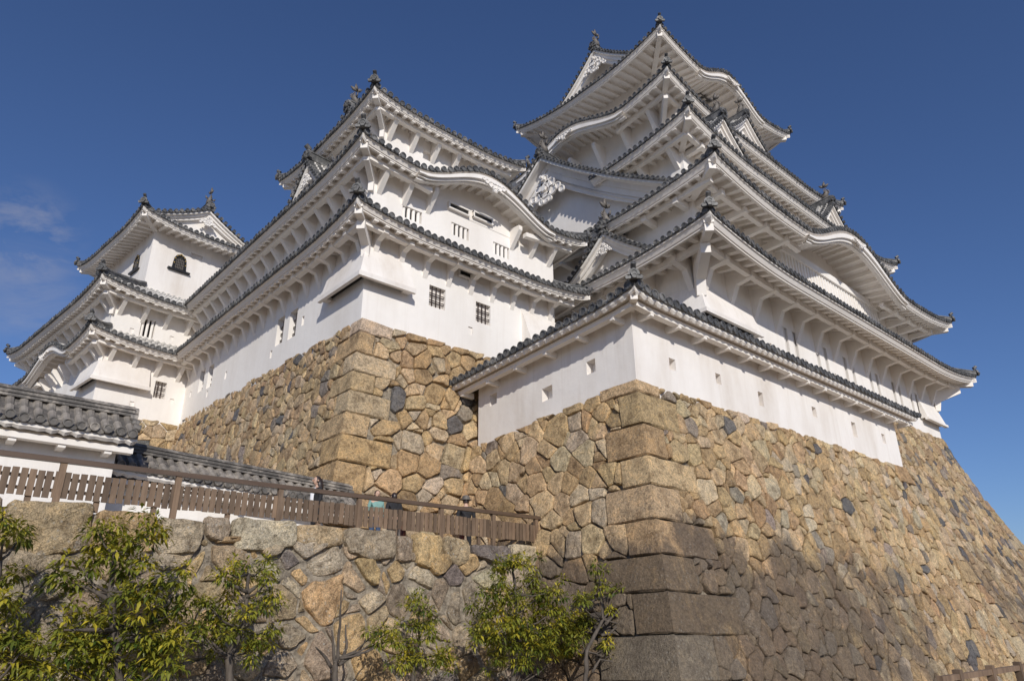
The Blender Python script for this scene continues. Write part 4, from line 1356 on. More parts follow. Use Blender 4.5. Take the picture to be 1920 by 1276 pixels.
# ================================================================== WEST SMALL KEEP
wsk = thing('small_keep', 'three-roofed white small keep in the middle, its wavy gable facing right', 'castle keep', (16.4, 26.3, 10), group='small keeps')
A1 = (11.4, 20.9, 21.4, 31.6)
p0, p1 = (11.4, 20.9), (21.4, 20.9)
hS1 = holes_at(p0, p1, [(820, 558, .80, .92, 'grid', .17), (906, 588, .80, .92, 'grid', .17)])
hS1 += [(a, b, c - .04, d, k, e) for a, b, c, d, k, e in holes_at(p0, p1, [(882, 619, .22, .3, 'blank', .05)])]
rect_walls(wsk, A1, 9.6, 14.6, {'S': hS1, 'W': holes_at((11.4, 31.6), (11.4, 20.9), [(525, 620, .72, 1.30, 'grid', .4), (549, 607, .72, 1.30, 'grid', .4), (568, 601, .20, .42, 'loop', .3), (508, 664, .18, .36, 'loop', .3)])})
hS2 = holes_at(p0, p1, [(773, 402, .95, .55, 'posts', .25), (863, 434, .95, .6, 'posts', .25), (940, 470, .95, .6, 'posts', .25)])
rect_walls(wsk, A1, 14.6, 17.6, {'S': hS2})
for px, py, wd, ht in ((858, 394, 1.0, .20), (903, 411, 1.0, .20), (870, 516, .62, .20)):
    s_, z_ = at_wall(px, py, p0, p1)
    x_ = 11.4 + s_
    mb = MB(); mb.cube(x_ - wd / 2, 20.80, z_ - ht / 2, x_ + wd / 2, 20.872, z_ + ht / 2)
    vo_ = mb.build('dark_vent_panel', 'dark', wsk)  # solid dark panel on the wall, coloured as the shaded depth of a slot
    mb = MB(); mb.cube(x_ - wd / 2 - .06, 20.74, z_ + ht / 2, x_ + wd / 2 + .06, 20.878, z_ + ht / 2 + .07); mb.cube(x_ - wd / 2 - .06, 20.74, z_ - ht / 2 - .06, x_ + wd / 2 + .06, 20.878, z_ - ht / 2)
    for sg in (-1, 1): mb.cube(x_ + sg * (wd / 2 + .03) - .03, 20.745, z_ - ht / 2 - .055, x_ + sg * (wd / 2 + .03) + .03, 20.876, z_ + ht / 2 + .065)
    mb.build('vent_frame', 'plaster', vo_)
A3 = (13.1, 23.4, 19.9, 30.6)
hS3 = holes_at((13.1, 23.4), (19.9, 23.4), [(803, 293, .6, .5, 'blank', .2)])
rect_walls(wsk, A3, 18.0, 22.4, {'S': hS3})
chute(wsk, 11.4, 20.9, 11.88, 13.3, 1.95, 2.7, .55)
mb = MB()
mb.add([(19.3, 20.86, 12.9), (21.4, 20.86, 12.9), (21.4, 20.3, 11.4), (19.3, 20.3, 11.4), (19.3, 20.9, 11.4), (19.3, 20.9, 12.9)], [(0, 1, 2, 3), (0, 3, 4, 5)])
mb.cube(19.25, 20.22, 11.25, 21.4, 20.5, 11.4)
mb.build('stone_drop_bay', 'plaster_old', wsk)
roof(wsk, (10.2, 19.7, 22.6, 31.6), 14.4, (11.4, 20.9, 21.4, 31.6), .85, (11.4, 20.9, 21.4, 31.6), up=.42, c=4.0, style={'S': 'knee', 'W': 'knee'}, bspace=1.12, pitch=.33, drop=.95, sc=.8, open_l='W', back='E', open_r='E', hips=('SW', 'SE'))
roof(wsk, (10.2, 19.7, 22.6, 31.6), 17.27, (13.1, 23.4, 19.9, 31.6), 1.95, (11.4, 20.9, 21.4, 31.6), up=.42, c=4.0, style={'S': 'brace', 'W': 'brace'}, bspace=1.15, pitch=.33, drop=1.0, sc=.8, open_l='W', back='E', open_r='E', hips=('SW', 'SE'), bumps={'S': [(6.4, 3.95, 1.40)]}, skipb={'S': [(4.9, 8.2)]})
roof(wsk, (11.85, 22.2, 20.95, 31.8), 22.15, (13.4, 24.0, 19.4, 30.0), .95, A3, up=.40, c=3.5, style={'S': 'brace', 'W': 'brace'}, bspace=1.15, pitch=.33, drop=1.0, sc=.75, hips=('SW', 'SE', 'NW'))
gable(wsk, 'W', 13.0, 27.0, 22.5, 24.5, 3.3, 7.2, bw=.4, recess=.5, pend=.35, fink=.85)
gable(wsk, 'W', 11.3, 27.2, 17.5, 20.6, 3.0, 3.0, bw=.6, recess=.45, pend=.4, fin='oni', pitch=.33)

# ================================================================== CORRIDOR
cor = thing('corridor_keep', 'long two-roofed white corridor running back to the leftmost keep', 'castle corridor', (12.5, 36, 10))
B1 = (11.4, 31.6, 17.0, 41.6)
p0, p1 = (11.4, 41.6), (11.4, 31.6)
hW = holes_at(p0, p1, [(466, 661, .72, 1.30, 'grid', .4), (378, 713, .72, 1.25, 'grid', .4), (394, 705, .72, 1.25, 'grid', .4), (423, 703, .2, .4, 'loop', .3), (460, 699, .18, .36, 'loop', .3), (388, 738, .18, .34, 'loop', .3), (357, 739, .18, .34, 'loop', .3)])
rect_walls(cor, B1, 9.6, 17.4, {'W': hW}, sides='WEN')
roof(cor, (10.2, 31.6, 18.2, 41.6), 14.4, (11.4, 31.6, 17.0, 41.6), .85, B1, up=.42, c=.01, sides='W', back='E', style={'W': 'knee'}, bspace=1.12, pitch=.333, drop=.95, sc=.8, open_l='WE', open_r='WE', hips=())
roof(cor, (10.2, 31.6, 18.2, 41.6), 17.27, (14.1, 31.6, 14.3, 41.6), 2.4, B1, up=.42, c=.01, sides='W', back='E', style={'W': 'brace'}, bspace=1.15, pitch=.333, drop=1.0, sc=.8, open_l='WE', open_r='WE', hips=())

# ================================================================== NORTHWEST SMALL KEEP
nwk = thing('small_keep', 'leftmost white small keep with black bell-shaped windows', 'castle keep', (IO.x, IO.y, 10), IR, 'small keeps', (0, 0, 10))
C1 = (1.25, 1.32, 9.2, 16.2); C3 = (3.0, 2.9, 8.4, 11.2)
pw0, pw1 = i2w(1.25, 1.32), i2w(9.2, 1.32)
hS = holes_at(pw0, pw1, [(300, 731, .62, .95, 'grid', .25), (247, 757, .22, .28, 'blank', .05), (322, 752, .22, .28, 'blank', .05)])
rect_walls(nwk, C1, 9.6, 14.6, {'S': hS})
hS2 = holes_at(pw0, pw1, [(277, 615, .75, 1.05, 'posts', .25), (247, 619, .2, .25, 'blank', .05), (322, 634, .2, .25, 'blank', .05)])
rect_walls(nwk, C1, 14.6, 17.5, {'S': hS2})
p3a, p3b = i2w(3.0, 2.9), i2w(8.4, 2.9)
rect_walls(nwk, C3, 18.0, 23.0, {'S': holes_at(p3a, p3b, [(369, 481, .75, .3, 'blank', .15)])}, material='plaster_old')
chute(nwk, 1.25, 1.32, 11.9, 13.25, 2.45, 2.6, .55)
roof(nwk, (0.05, 0.1, 10.5, 17.5), 14.4, C1, .85, C1, up=.5, c=4.0, style={'S': 'brace', 'W': 'brace'}, bspace=1.2, pitch=.33, drop=.95, sc=.8, bumps={'W': [(17.5 - 7.2, 4.0, 1.15)]}, hips=('SW', 'NW'))
roof(nwk, (0.0, 0.0, 10.5, 17.2), 17.2, (3.0, 2.9, 8.4, 14.0), 1.7, C1, up=.5, c=4.0, style={'S': 'brace', 'W': 'brace'}, bspace=1.2, pitch=.33, drop=.95, sc=.8, hips=('SW', 'NW'))
roof(nwk, (1.68, 1.55, 9.7, 12.5), 22.8, (2.9, 3.0, 8.5, 11.3), .85, C3, up=.5, c=3.5, beam=False, pitch=.33, sc=.8, hips=('SW', 'SE', 'NW'))
gable(nwk, 'S', 2.3, 5.75, 23.0, 24.75, 3.5, 9.0, bw=.38, recess=.55, pend=.42, fink=.8, pitch=.33)
gable(nwk, 'W', 1.1, 4.6, 17.2, 19.0, 2.2, 2.6, bw=.4, recess=.4, pend=.0, fin='oni', pitch=.33)
def bell_window(wx, wy, z, u, n, k=1.0):
    """black bell-shaped window frame with gilt studs, grille and sill; u along wall, n inward"""
    u = Vector(u); n = Vector(n); Z = Vector((0, 0, 1)); c = Vector((wx, wy, z))
    prof = [(-.50, -.62), (-.46, -.1), (-.42, .25), (-.30, .48), (-.12, .58), (0, .66), (.12, .58), (.30, .48), (.42, .25), (.46, -.1), (.50, -.62)]
    fr = MB(); m_ = len(prof)
    for i in range(m_ - 1):
        (a, b), (a2, b2) = prof[i], prof[i + 1]
        o1, o2 = c + u * a * k + Z * b * k, c + u * a2 * k + Z * b2 * k
        i1, i2 = c + u * a * .74 * k + Z * (b - .10) * k * .95, c + u * a2 * .74 * k + Z * (b2 - .10) * k * .95
        fr.prism([o1 - n * .07, o2 - n * .07, i2 - n * .07, i1 - n * .07], n * 0.09)
    fr.box(c + Z * -.70 * k - n * .06, u * .78 * k, n * .12, Z * .06 * k)
    w0 = fr.build('bell_window', 'black', nwk)
    st = MB()
    for i in range(1, m_ - 1, 1):
        a, b = prof[i]
        st.disc(c + u * a * .87 * k + Z * (b - .05) * k - n * .07, -n, .045 * k, .02, 8)
    st.build('gilt_studs', 'gold', w0)
    gl = MB(); gl.prism([c + u * a * .74 * k + Z * (b - .1) * k * .95 - n * .02 for a, b in prof], n * 0.015)
    gl.build('window_opening', 'dark', w0)
    gr = MB()
    for i in range(-2, 3): gr.bar(c + u * .12 * i * k + Z * -.6 * k - n * .03, c + u * .12 * i * k + Z * (.28 - .06 * abs(i)) * k - n * .03, .035, .03, u)
    for i in range(4): gr.bar(c - u * .33 * k + Z * (-.45 + .2 * i) * k - n * .04, c + u * .33 * k + Z * (-.45 + .2 * i) * k - n * .04, .03, .03)
    gr.build('window_bars', 'bronze', w0)
s, z = at_wall(337, 492, p3a, p3b); bell_window(3.0 + s, 2.9, z, (1, 0, 0), (0, 1, 0), .85)
s, z = at_wall(257, 493, i2w(3.0, 11.2), i2w(3.0, 2.9)); bell_window(3.0, 11.2 - s, z, (0, -1, 0), (1, 0, 0), .85)

# ================================================================== LOW WHITE WALL ON THE FRONT BASE
lw = thing('plaster_wall', 'low white wall with square loopholes and a tiled roof on the front stone base', 'castle wall', (16, 12.3, 6.7), group='roofed white walls')
zs = 0.0933
pS0, pS1 = (16.06, 12.36), (36.0, 12.36)
hs_ = holes_at(pS0, pS1, [(1261, 683, .34, .40, 'loop', .3), (1347, 710, .32, .38, 'loop', .3), (1427, 748, .34, .55, 'loop', .3), (1527, 772, .36, .42, 'loop', .3), (1602, 805, .42, .66, 'loop', .3), (1657, 822, .36, .45, 'loop', .3)])
wall(lw, 'wall', pS0, pS1, 6.4, 9.30, hs_, 'plaster_old', .3)
pW0, pW1 = (16.06, 19.85), (16.06, 12.36)
hw_ = []
for px, py, wd, ht in ((925, 748, .40, .42), (1026, 737, .50, .46), (1108, 687, .38, .44)):
    s, z = at_wall(px, py, pW0, pW1)
    z += zs * (19.85 - s - 12.36)
    hw_.append((s - wd / 2, s + wd / 2, z - ht / 2, z + ht / 2, 'loop', .3))
wo = wall(lw, 'wall', pW0, pW1, 6.4, 9.30, hw_, 'plaster_old', .3)
for v in wo.data.vertices:
    v.co.z -= zs * (v.co.y + 12.3 - 12.36)
mb = MB(); mb.quad((16.06, 19.85, 5.7), (17.0, 19.85, 5.7), (17.0, 19.85, 8.6), (16.06, 19.85, 8.6)); mb.quad((36, 12.36, 6.5), (36, 13.2, 6.5), (36, 13.2, 9.3), (36, 12.36, 9.3))
mb.build('wall_end', 'plaster_old', lw, fix=False)
lr = roof(lw, (15.2, 11.5, 36.9, 20.7), 9.42, (16.15, 12.45, 36.9, 20.7), .36, (16.06, 12.36, 36.9, 20.7), up=.14, c=1.6, sides='SW', back='', open_r='S', open_l='W', tilt={'W': -.78}, scallop=True, rafters=False, style={'S': 'stub', 'W': 'stub'}, bspace=1.42, pitch=.37, rad=.125, hips=('SW',), drop=.5, sc=.62)
mb = MB()
for (a, za), (b, zb) in ((((16.15, 12.45), 9.60), ((36.9, 12.45), 9.60)), (((16.15, 12.45), 9.60), ((16.15, 20.7), 8.82))):
    n_ = Vector((0, 1, 0)) if a[1] == b[1] else Vector((1, 0, 0))
    mb.sweep([Vector((*a, za)), Vector((*b, zb))], [(-.12, 0), (-.12, .06), (-.15, .08), (-.08, .16), (.08, .16), (.15, .08), (.12, .06), (.12, 0)], n_)
    mb.quad(Vector((*a, za)), Vector((*b, zb)), Vector((*b, zb - .5)) + n_ * .95, Vector((*a, za - .5)) + n_ * .95)
mb.build('roof_ridge', 'tile', lr, fix=False)
# ends of that roof
om = MB(); om.disc((36.9, 12.45, 9.70), (1, 0, 0), .16, .12, 12, True); om.disc((36.95, 11.6, 9.35), (1, -.3, 0), .13, .25, 12, True); om.disc((15.3, 20.7, 8.72), (-.3, 1, 0), .13, .3, 12, True)
om.build('ridge_end_tile', 'tile', lr)

# ================================================================== TWO ROOFED WALLS ALONG THE PATH
def path_wall(label, x0, x1, ye, ze, tl, D, H, zg, rm='tile_old'):
    r_ = thing('plaster_wall', label, 'castle wall', (x0, ye + D, zg), group='roofed white walls')
    yc = ye + D
    ov = D - .22
    wall(r_, 'wall', (x0 + .35, ye + ov), (x1 - .25, ye + ov), zg - .3, ze + .02, (), 'plaster')
    mb = MB(); mb.quad((x1 - .25, ye + ov, zg - .3), (x1 - .25, yc + .22, zg - .3), (x1 - .25, yc + .22, ze + .1), (x1 - .25, ye + ov, ze + .1)); mb.build('wall_end', 'plaster', r_, fix=False)
    ro = roof(r_, (x0, ye, x1, ye + 2 * D), ze, (x0, yc - .01, x1, yc + .01), H, (x0, ye + ov, x1, ye + 2 * D - ov), up=.02, c=.01, sides='S', back='N', open_l='SN', open_r='SN', tilt={'S': tl}, scallop=True, rafters=False, style={'S': 'stub'}, bspace=.95, pitch=.262, rad=.092, hips=(), drop=.4, sc=.5, tmat=rm, rowjoint=True)
    mb = MB()
    za = ze + H - .06 - .02
    pth = [Vector((x0 + (x1 - x0) * i / 8, yc, za + tl * (1 - i / 8))) for i in range(9)]
    mb.sweep(pth, [(-.15, 0), (-.15, .07), (-.18, .075), (-.18, .09), (-.14, .1), (-.14, .16), (-.17, .165), (-.17, .18), (-.1, .19), (-.06, .26), (.06, .26), (.1, .19), (.17, .18), (.14, .1), (.18, .09), (.15, .07), (.15, 0)], (0, 1, 0))
    mb.build('roof_ridge', rm, ro, fix=False)
    om = MB()
    om.disc((x1 - .05, yc, za + .13), (1, 0, 0), .12, .14, 12, True)
    for i in range(3): om.disc((x1 - .1, yc - D * (.25 + .28 * i), ze + H * (.75 - .28 * i) + .02), (1, -.2, -.1), .095, .16, 12, True)
    om.build('ridge_end_tile', rm, ro)
    return r_
path_wall('nearer white wall at the left, its grey tiled roof the higher one', -7.0, 4.12, 17.6, 4.16, 0.10, .85, .62, 1.8)
path_wall('farther white wall whose lower tiled roof ends at the stone base corner', 3.75, 10.7, 18.75, 3.28, 0.38, .80, .55, 1.8)

# ================================================================== FENCE
fn = thing('picket_fence', 'brown timber fence of upright boards under a handrail along the path', 'fence', (8, 15.45, 2.1))
mb = MB(); mb.cube(-6, 15.38, 2.87, 15.35, 15.50, 2.965); mb.build('handrail', 'rail', fn)
mb = MB(); mb.cube(-6, 15.47, 2.55, 14.98, 15.51, 2.61); mb.cube(-6, 15.47, 2.33, 14.98, 15.51, 2.39); mb.build('cross_rail', 'wood', fn)
for px, py in ((112, 905), (330, 930), (523, 950), (672, 965), (827, 980), (925, 990), (1005, 995)):
    x = at(px, py, 1, 15.44).x
    mb = MB(); mb.cube(x - .055, 15.40, 2.02, x + .055, 15.50, 2.868); mb.build('fence_post', 'wood', fn)
mb = MB()
for x in (-1, -3, -5): mb.cube(x - .055, 15.40, 2.02, x + .055, 15.50, 2.868)
mb.build('fence_post', 'wood', fn)
for i in range(58):          # short feet carrying the boards
    pass
rf = random.Random(4)
x = 1.32; npk = 0
while x < 14.85:
    mb = MB(); dz = rf.uniform(-.012, .012)
    mb.cube(x - .055, 15.425, 2.215 + dz, x + .055, 15.455, 2.70 + dz)
    mb.build('picket_board', 'wood', fn); npk += 1
    x += .1385 + rf.uniform(-.012, .012)
mb = MB(); x = 1.18
while x > -6:
    mb.cube(x - .052, 15.425, 2.235, x + .052, 15.455, 2.70); x -= .1385
o = mb.build('picket_board', 'wood', fn); o['kind'] = 'stuff'
for px in (48, 180, 290, 430, 600, 745, 900):
    x = at(px, 950, 1, 15.44).x
    mb = MB(); mb.cube(x - .05, 15.46, 2.02, x + .05, 15.52, 2.25); mb.build('fence_foot', 'wood', fn)
hr = thing('handrail', 'short sloping dark handrail below the right end of the fence', 'handrail', (14, 15.9, 1.9))
mb = MB(); a = at(935, 1014, 1, 15.75); b = at(998, 1004, 1, 15.75)
mb.tube([a, b], .03, 8); mb.build('rail', 'wood', hr)
mb = MB(); mb.tube([a, a - Vector((0, 0, .35))], .03, 8); mb.tube([b, b - Vector((0, 0, .45))], .03, 8); mb.build('post', 'wood', hr)

# fence at the foot of the great base, lower right corner
f2 = thing('timber_fence', 'dark timber rail fence at the bottom right corner by the great stone base', 'fence', (17, 5.4, -2.4))
a = Vector((15.0, 5.3, -0.98)); b = Vector((30, 5.3, -0.98))
mb = MB(); mb.bar(a, b, .10, .10); mb.bar(a - Vector((0, 0, .45)), b - Vector((0, 0, .45)), .08, .08); mb.build('rail', 'wood', f2)
for i in range(8):
    p = a + (b - a) * ((i + .5) / 8)
    mb = MB(); mb.cube(p.x - .07, p.y - .07, -2.4, p.x + .07, p.y + .07, -.86); mb.build('post', 'wood', f2)
# a distant tiled wall beyond the right edge
fw = thing('plaster_wall', 'distant dark tiled roof just showing at the right edge', 'castle wall', (77, 14, 2))
rr = roof(fw, (73, 10.6, 100, 15.6), 4.6, (73, 13.05, 100, 13.15), 1.3, (73.2, 11.6, 99.8, 14.6), up=.05, c=2, sides='S', back='N', open_l='SN', open_r='SN', beam=False, rafters=False, hips=(), pitch=.5)
wall(fw, 'wall', (73.2, 11.6), (99.8, 11.6), -2.4, 4.6); wall(fw, 'wall', (73.2, 14.6), (73.2, 11.6), -2.4, 4.6)

# ================================================================== TREES
def leaf_cluster(mb, rng, c, r, n, size, sun):
    base_t = .37 + rng.gauss(0, .16)
    for i in range(n):
        th = rng.uniform(0, 2 * PI); ph = math.acos(rng.uniform(-.35, 1))
        d = Vector((math.sin(ph) * math.cos(th), math.sin(ph) * math.sin(th), math.cos(ph)))
        p = c + d * r * rng.uniform(.35, 1.0)
        ln = size * rng.uniform(.7, 1.25)
        ax = (d * 1.0 + Vector((rng.uniform(-.5, .5), rng.uniform(-.5, .5), rng.uniform(-.9, -.05)))).normalized()
        sd = ax.cross(Vector((rng.uniform(-.3, .3), rng.uniform(-.3, .3), 1)))
        if sd.length < .05: continue
        sd.normalize()
        nrm = sd.cross(ax)
        w_ = ln * .17
        m1 = p + ax * ln * .45 + nrm * ln * .05
        tip = p + ax * ln + Vector((0, 0, -.22 * ln))
        tint = min(1, max(0, base_t + rng.gauss(0, .14) + sun * max(0, d.z) * .28))  # upward leaves of a cluster take the yellower tint of new leaves
        mb.add([p, m1 + sd * w_, tip, m1 - sd * w_, m1 - nrm * ln * .035], [(0, 4, 1), (1, 4, 2), (2, 4, 3), (3, 4, 0)], [tint] * 5)

def tree(name, label, y, trunk, limbs, clumps, seed, size=.19, rt=.09, group=None, dens=1.0):
    """trunk: photo points on plane y; limbs: list of point lists; clumps: (px,py,radius px)"""
    rng = random.Random(seed)
    base = at(*trunk[0], 1, y)
    r_ = thing(name, label, 'tree', (base.x, y, -2.3), group='trees in front of the boulder wall')
    T = [at(px, py, 1, y + rng.uniform(-.05, .05)) for px, py in trunk]
    T = [Vector((T[0].x, T[0].y, -2.35))] + T
    mb = MB()
    def knotty(pts, r0, r1):
        res = []; rad = []
        n = len(pts) - 1
        for i in range(n):
            for k in range(4):
                t = k / 4
                p = pts[i].lerp(pts[i + 1], t) + Vector((rng.uniform(-1, 1), rng.uniform(-1, 1), 0)) * r0 * .22
                res.append(p); f_ = (i + t) / n
                rad.append((r0 + (r1 - r0) * f_) * rng.uniform(.88, 1.15))
        res.append(pts[-1]); rad.append(r1)
        mb.tube(res, rad, 8)
    knotty(T, rt, rt * .35)
    cl = []
    for px, py, rp in clumps:
        yy = y + rng.uniform(-.45, .45)
        c = at(px, py, 1, yy)
        d = float(CAM[2] @ np.array(c))
        cl.append((c, rp * d / FPX))
    for L_ in limbs:
        pts = [at(px, py, 1, y + (0 if i == 0 else rng.uniform(-.25, .25))) for i, (px, py) in enumerate(L_)]
        knotty(pts, rt * .5, rt * .16)
    for c, r in cl:
        # twig from the nearest trunk point
        q = min(T[1:], key=lambda p: (p - c).length + max(0, p.z - c.z))
        mid = (q + c) / 2 + Vector((0, 0, -.08))
        mb.tube([q, mid, c], [rt * .30, rt * .2, rt * .1], 6)
    tr = mb.build('trunk', 'bark', r_, smooth=True)
    lb = MB()
    for c, r in cl:
        k = max(3, int((r / .17) ** 2 * 2.3 * dens))
        for j in range(k):
            o_ = Vector((rng.gauss(0, .5), rng.gauss(0, .5), rng.gauss(0, .42))) * r
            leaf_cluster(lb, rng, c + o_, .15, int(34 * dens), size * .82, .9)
    if lb.v:
        me = lb
        cr = me.build('crown', 'leaf', r_, fix=False)
        a_ = cr.data.attributes.get('joint')
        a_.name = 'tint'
    return r_
tree('broadleaf_tree', 'leafy tree cut off by the left edge of the picture', 13.7, [(-30, 1300), (-20, 1150), (0, 1050)], [[(-20, 1150), (20, 1120)]],
     [(10, 995, 38), (35, 1010, 22), (0, 1085, 30), (15, 1120, 28), (20, 1180, 34), (0, 1230, 45), (40, 1245, 38), (-10, 1150, 40), (55, 1200, 25)], 1, rt=.10)
tree('broadleaf_tree', 'largest leafy tree, with the widest crown, in front of the boulders', 13.4, [(225, 1290), (215, 1180), (205, 1110), (215, 1040)],
     [[(205, 1125), (165, 1100), (130, 1095)], [(208, 1120), (260, 1100), (320, 1095)], [(215, 1200), (290, 1190)], [(215, 1180), (120, 1180)]],
     [(180, 985, 20), (215, 1000, 36), (255, 1010, 34), (295, 990, 30), (190, 1030, 38), (230, 1040, 40), (150, 1060, 34), (120, 1085, 30), (165, 1090, 30), (255, 1075, 36), (300, 1085, 40), (330, 1075, 26), (330, 1110, 22), (240, 1110, 34),
      (215, 1150, 44), (265, 1150, 44), (310, 1150, 40), (345, 1140, 26), (120, 1160, 32), (150, 1180, 38), (100, 1200, 34), (180, 1200, 48), (235, 1200, 52), (290, 1200, 46), (330, 1190, 32), (90, 1240, 40), (140, 1245, 50), (200, 1250, 55), (260, 1250, 55), (310, 1245, 42), (70, 1265, 30)], 2, rt=.085, dens=.82)
tree('broadleaf_tree', 'small dark green tree with open tiered branches beside the big leafy one', 13.7, [(430, 1290), (428, 1230), (455, 1180), (462, 1120), (465, 1075)],
     [[(465, 1110), (425, 1090)], [(465, 1110), (498, 1085)], [(460, 1160), (505, 1130)], [(430, 1235), (395, 1200)]],
     [(425, 1072, 26), (455, 1060, 20), (490, 1068, 26), (505, 1085, 18), (440, 1090, 18), (515, 1120, 22), (495, 1135, 16), (385, 1130, 24), (430, 1130, 22), (405, 1150, 26), (475, 1150, 22), (510, 1180, 20), (380, 1190, 28), (420, 1180, 32), (460, 1190, 26), (495, 1200, 26), (400, 1210, 24), (470, 1225, 24), (360, 1170, 20)], 3, size=.15, rt=.085, dens=1.15)
bt = tree('bare_tree', 'pollarded nearly bare tree with thin upright shoots', 13.8, [(628, 1290), (626, 1245), (630, 1235)],
     [[(622, 1250), (605, 1225), (592, 1212)], [(636, 1245), (660, 1228), (690, 1220), (705, 1212)], [(628, 1240), (622, 1180)], [(632, 1240), (636, 1190), (640, 1105)], [(640, 1240), (650, 1215), (648, 1170)]],
     [(700, 1190, 22), (722, 1188, 16), (712, 1205, 12), (738, 1195, 10)], 4, size=.15, rt=.085, dens=.9)
tree('broadleaf_tree', 'small slender yellow-green tree between the bare one and the large round one', 13.7, [(772, 1290), (785, 1200), (786, 1140)],
     [[(780, 1235), (830, 1225)], [(785, 1200), (755, 1195)]],
     [(785, 1118, 16), (770, 1140, 16), (795, 1140, 14), (795, 1165, 22), (780, 1180, 20), (800, 1190, 18), (752, 1198, 20), (760, 1235, 24), (785, 1240, 26), (745, 1250, 18), (815, 1240, 22), (832, 1232, 18), (840, 1250, 16)], 5, size=.15, rt=.055, dens=1.2)
tree('broadleaf_tree', 'rounded leafy tree with yellow new leaves on top, near the corner of the great base', 12.9, [(962, 1290), (970, 1180), (965, 1110), (962, 1060)],
     [[(968, 1160), (920, 1130)], [(968, 1150), (1010, 1120)], [(968, 1195), (1040, 1180)], [(968, 1200), (905, 1190)]],
     [(965, 1052, 22), (985, 1050, 18), (945, 1062, 20), (930, 1075, 16), (1005, 1080, 20), (925, 1110, 28), (955, 1120, 28), (985, 1130, 26), (1010, 1115, 30), (1030, 1110, 18), (905, 1150, 26), (935, 1160, 30), (975, 1165, 26), (1010, 1165, 28), (900, 1190, 26), (925, 1205, 30), (960, 1200, 30), (1000, 1205, 34), (1035, 1190, 30), (1060, 1165, 28), (1045, 1140, 22), (1085, 1160, 24), (1095, 1180, 18), (1075, 1190, 22), (940, 1230, 26), (985, 1235, 24), (1030, 1220, 26), (1055, 1220, 20)], 6, size=.16, rt=.075, dens=1.15)
tree('broadleaf_tree', 'thin sparse tree with tufted branches against the dark corner stones', 11.9, [(1098, 1290), (1100, 1220), (1130, 1160), (1125, 1090)],
     [[(1128, 1190), (1150, 1185), (1185, 1195)], [(1125, 1120), (1100, 1130)], [(1135, 1170), (1170, 1130)], [(1140, 1190), (1165, 1165)], [(1110, 1260), (1125, 1235), (1150, 1240)]],
     [(1122, 1065, 16), (1118, 1085, 14), (1130, 1100, 14), (1085, 1130, 18), (1105, 1125, 14), (1160, 1115, 18), (1175, 1100, 10), (1150, 1145, 12), (1190, 1165, 20), (1210, 1170, 14), (1170, 1160, 12), (1150, 1220, 20), (1165, 1228, 14), (1135, 1215, 12), (1090, 1195, 14), (1080, 1215, 12)], 7, size=.15, rt=.07, dens=1.15)

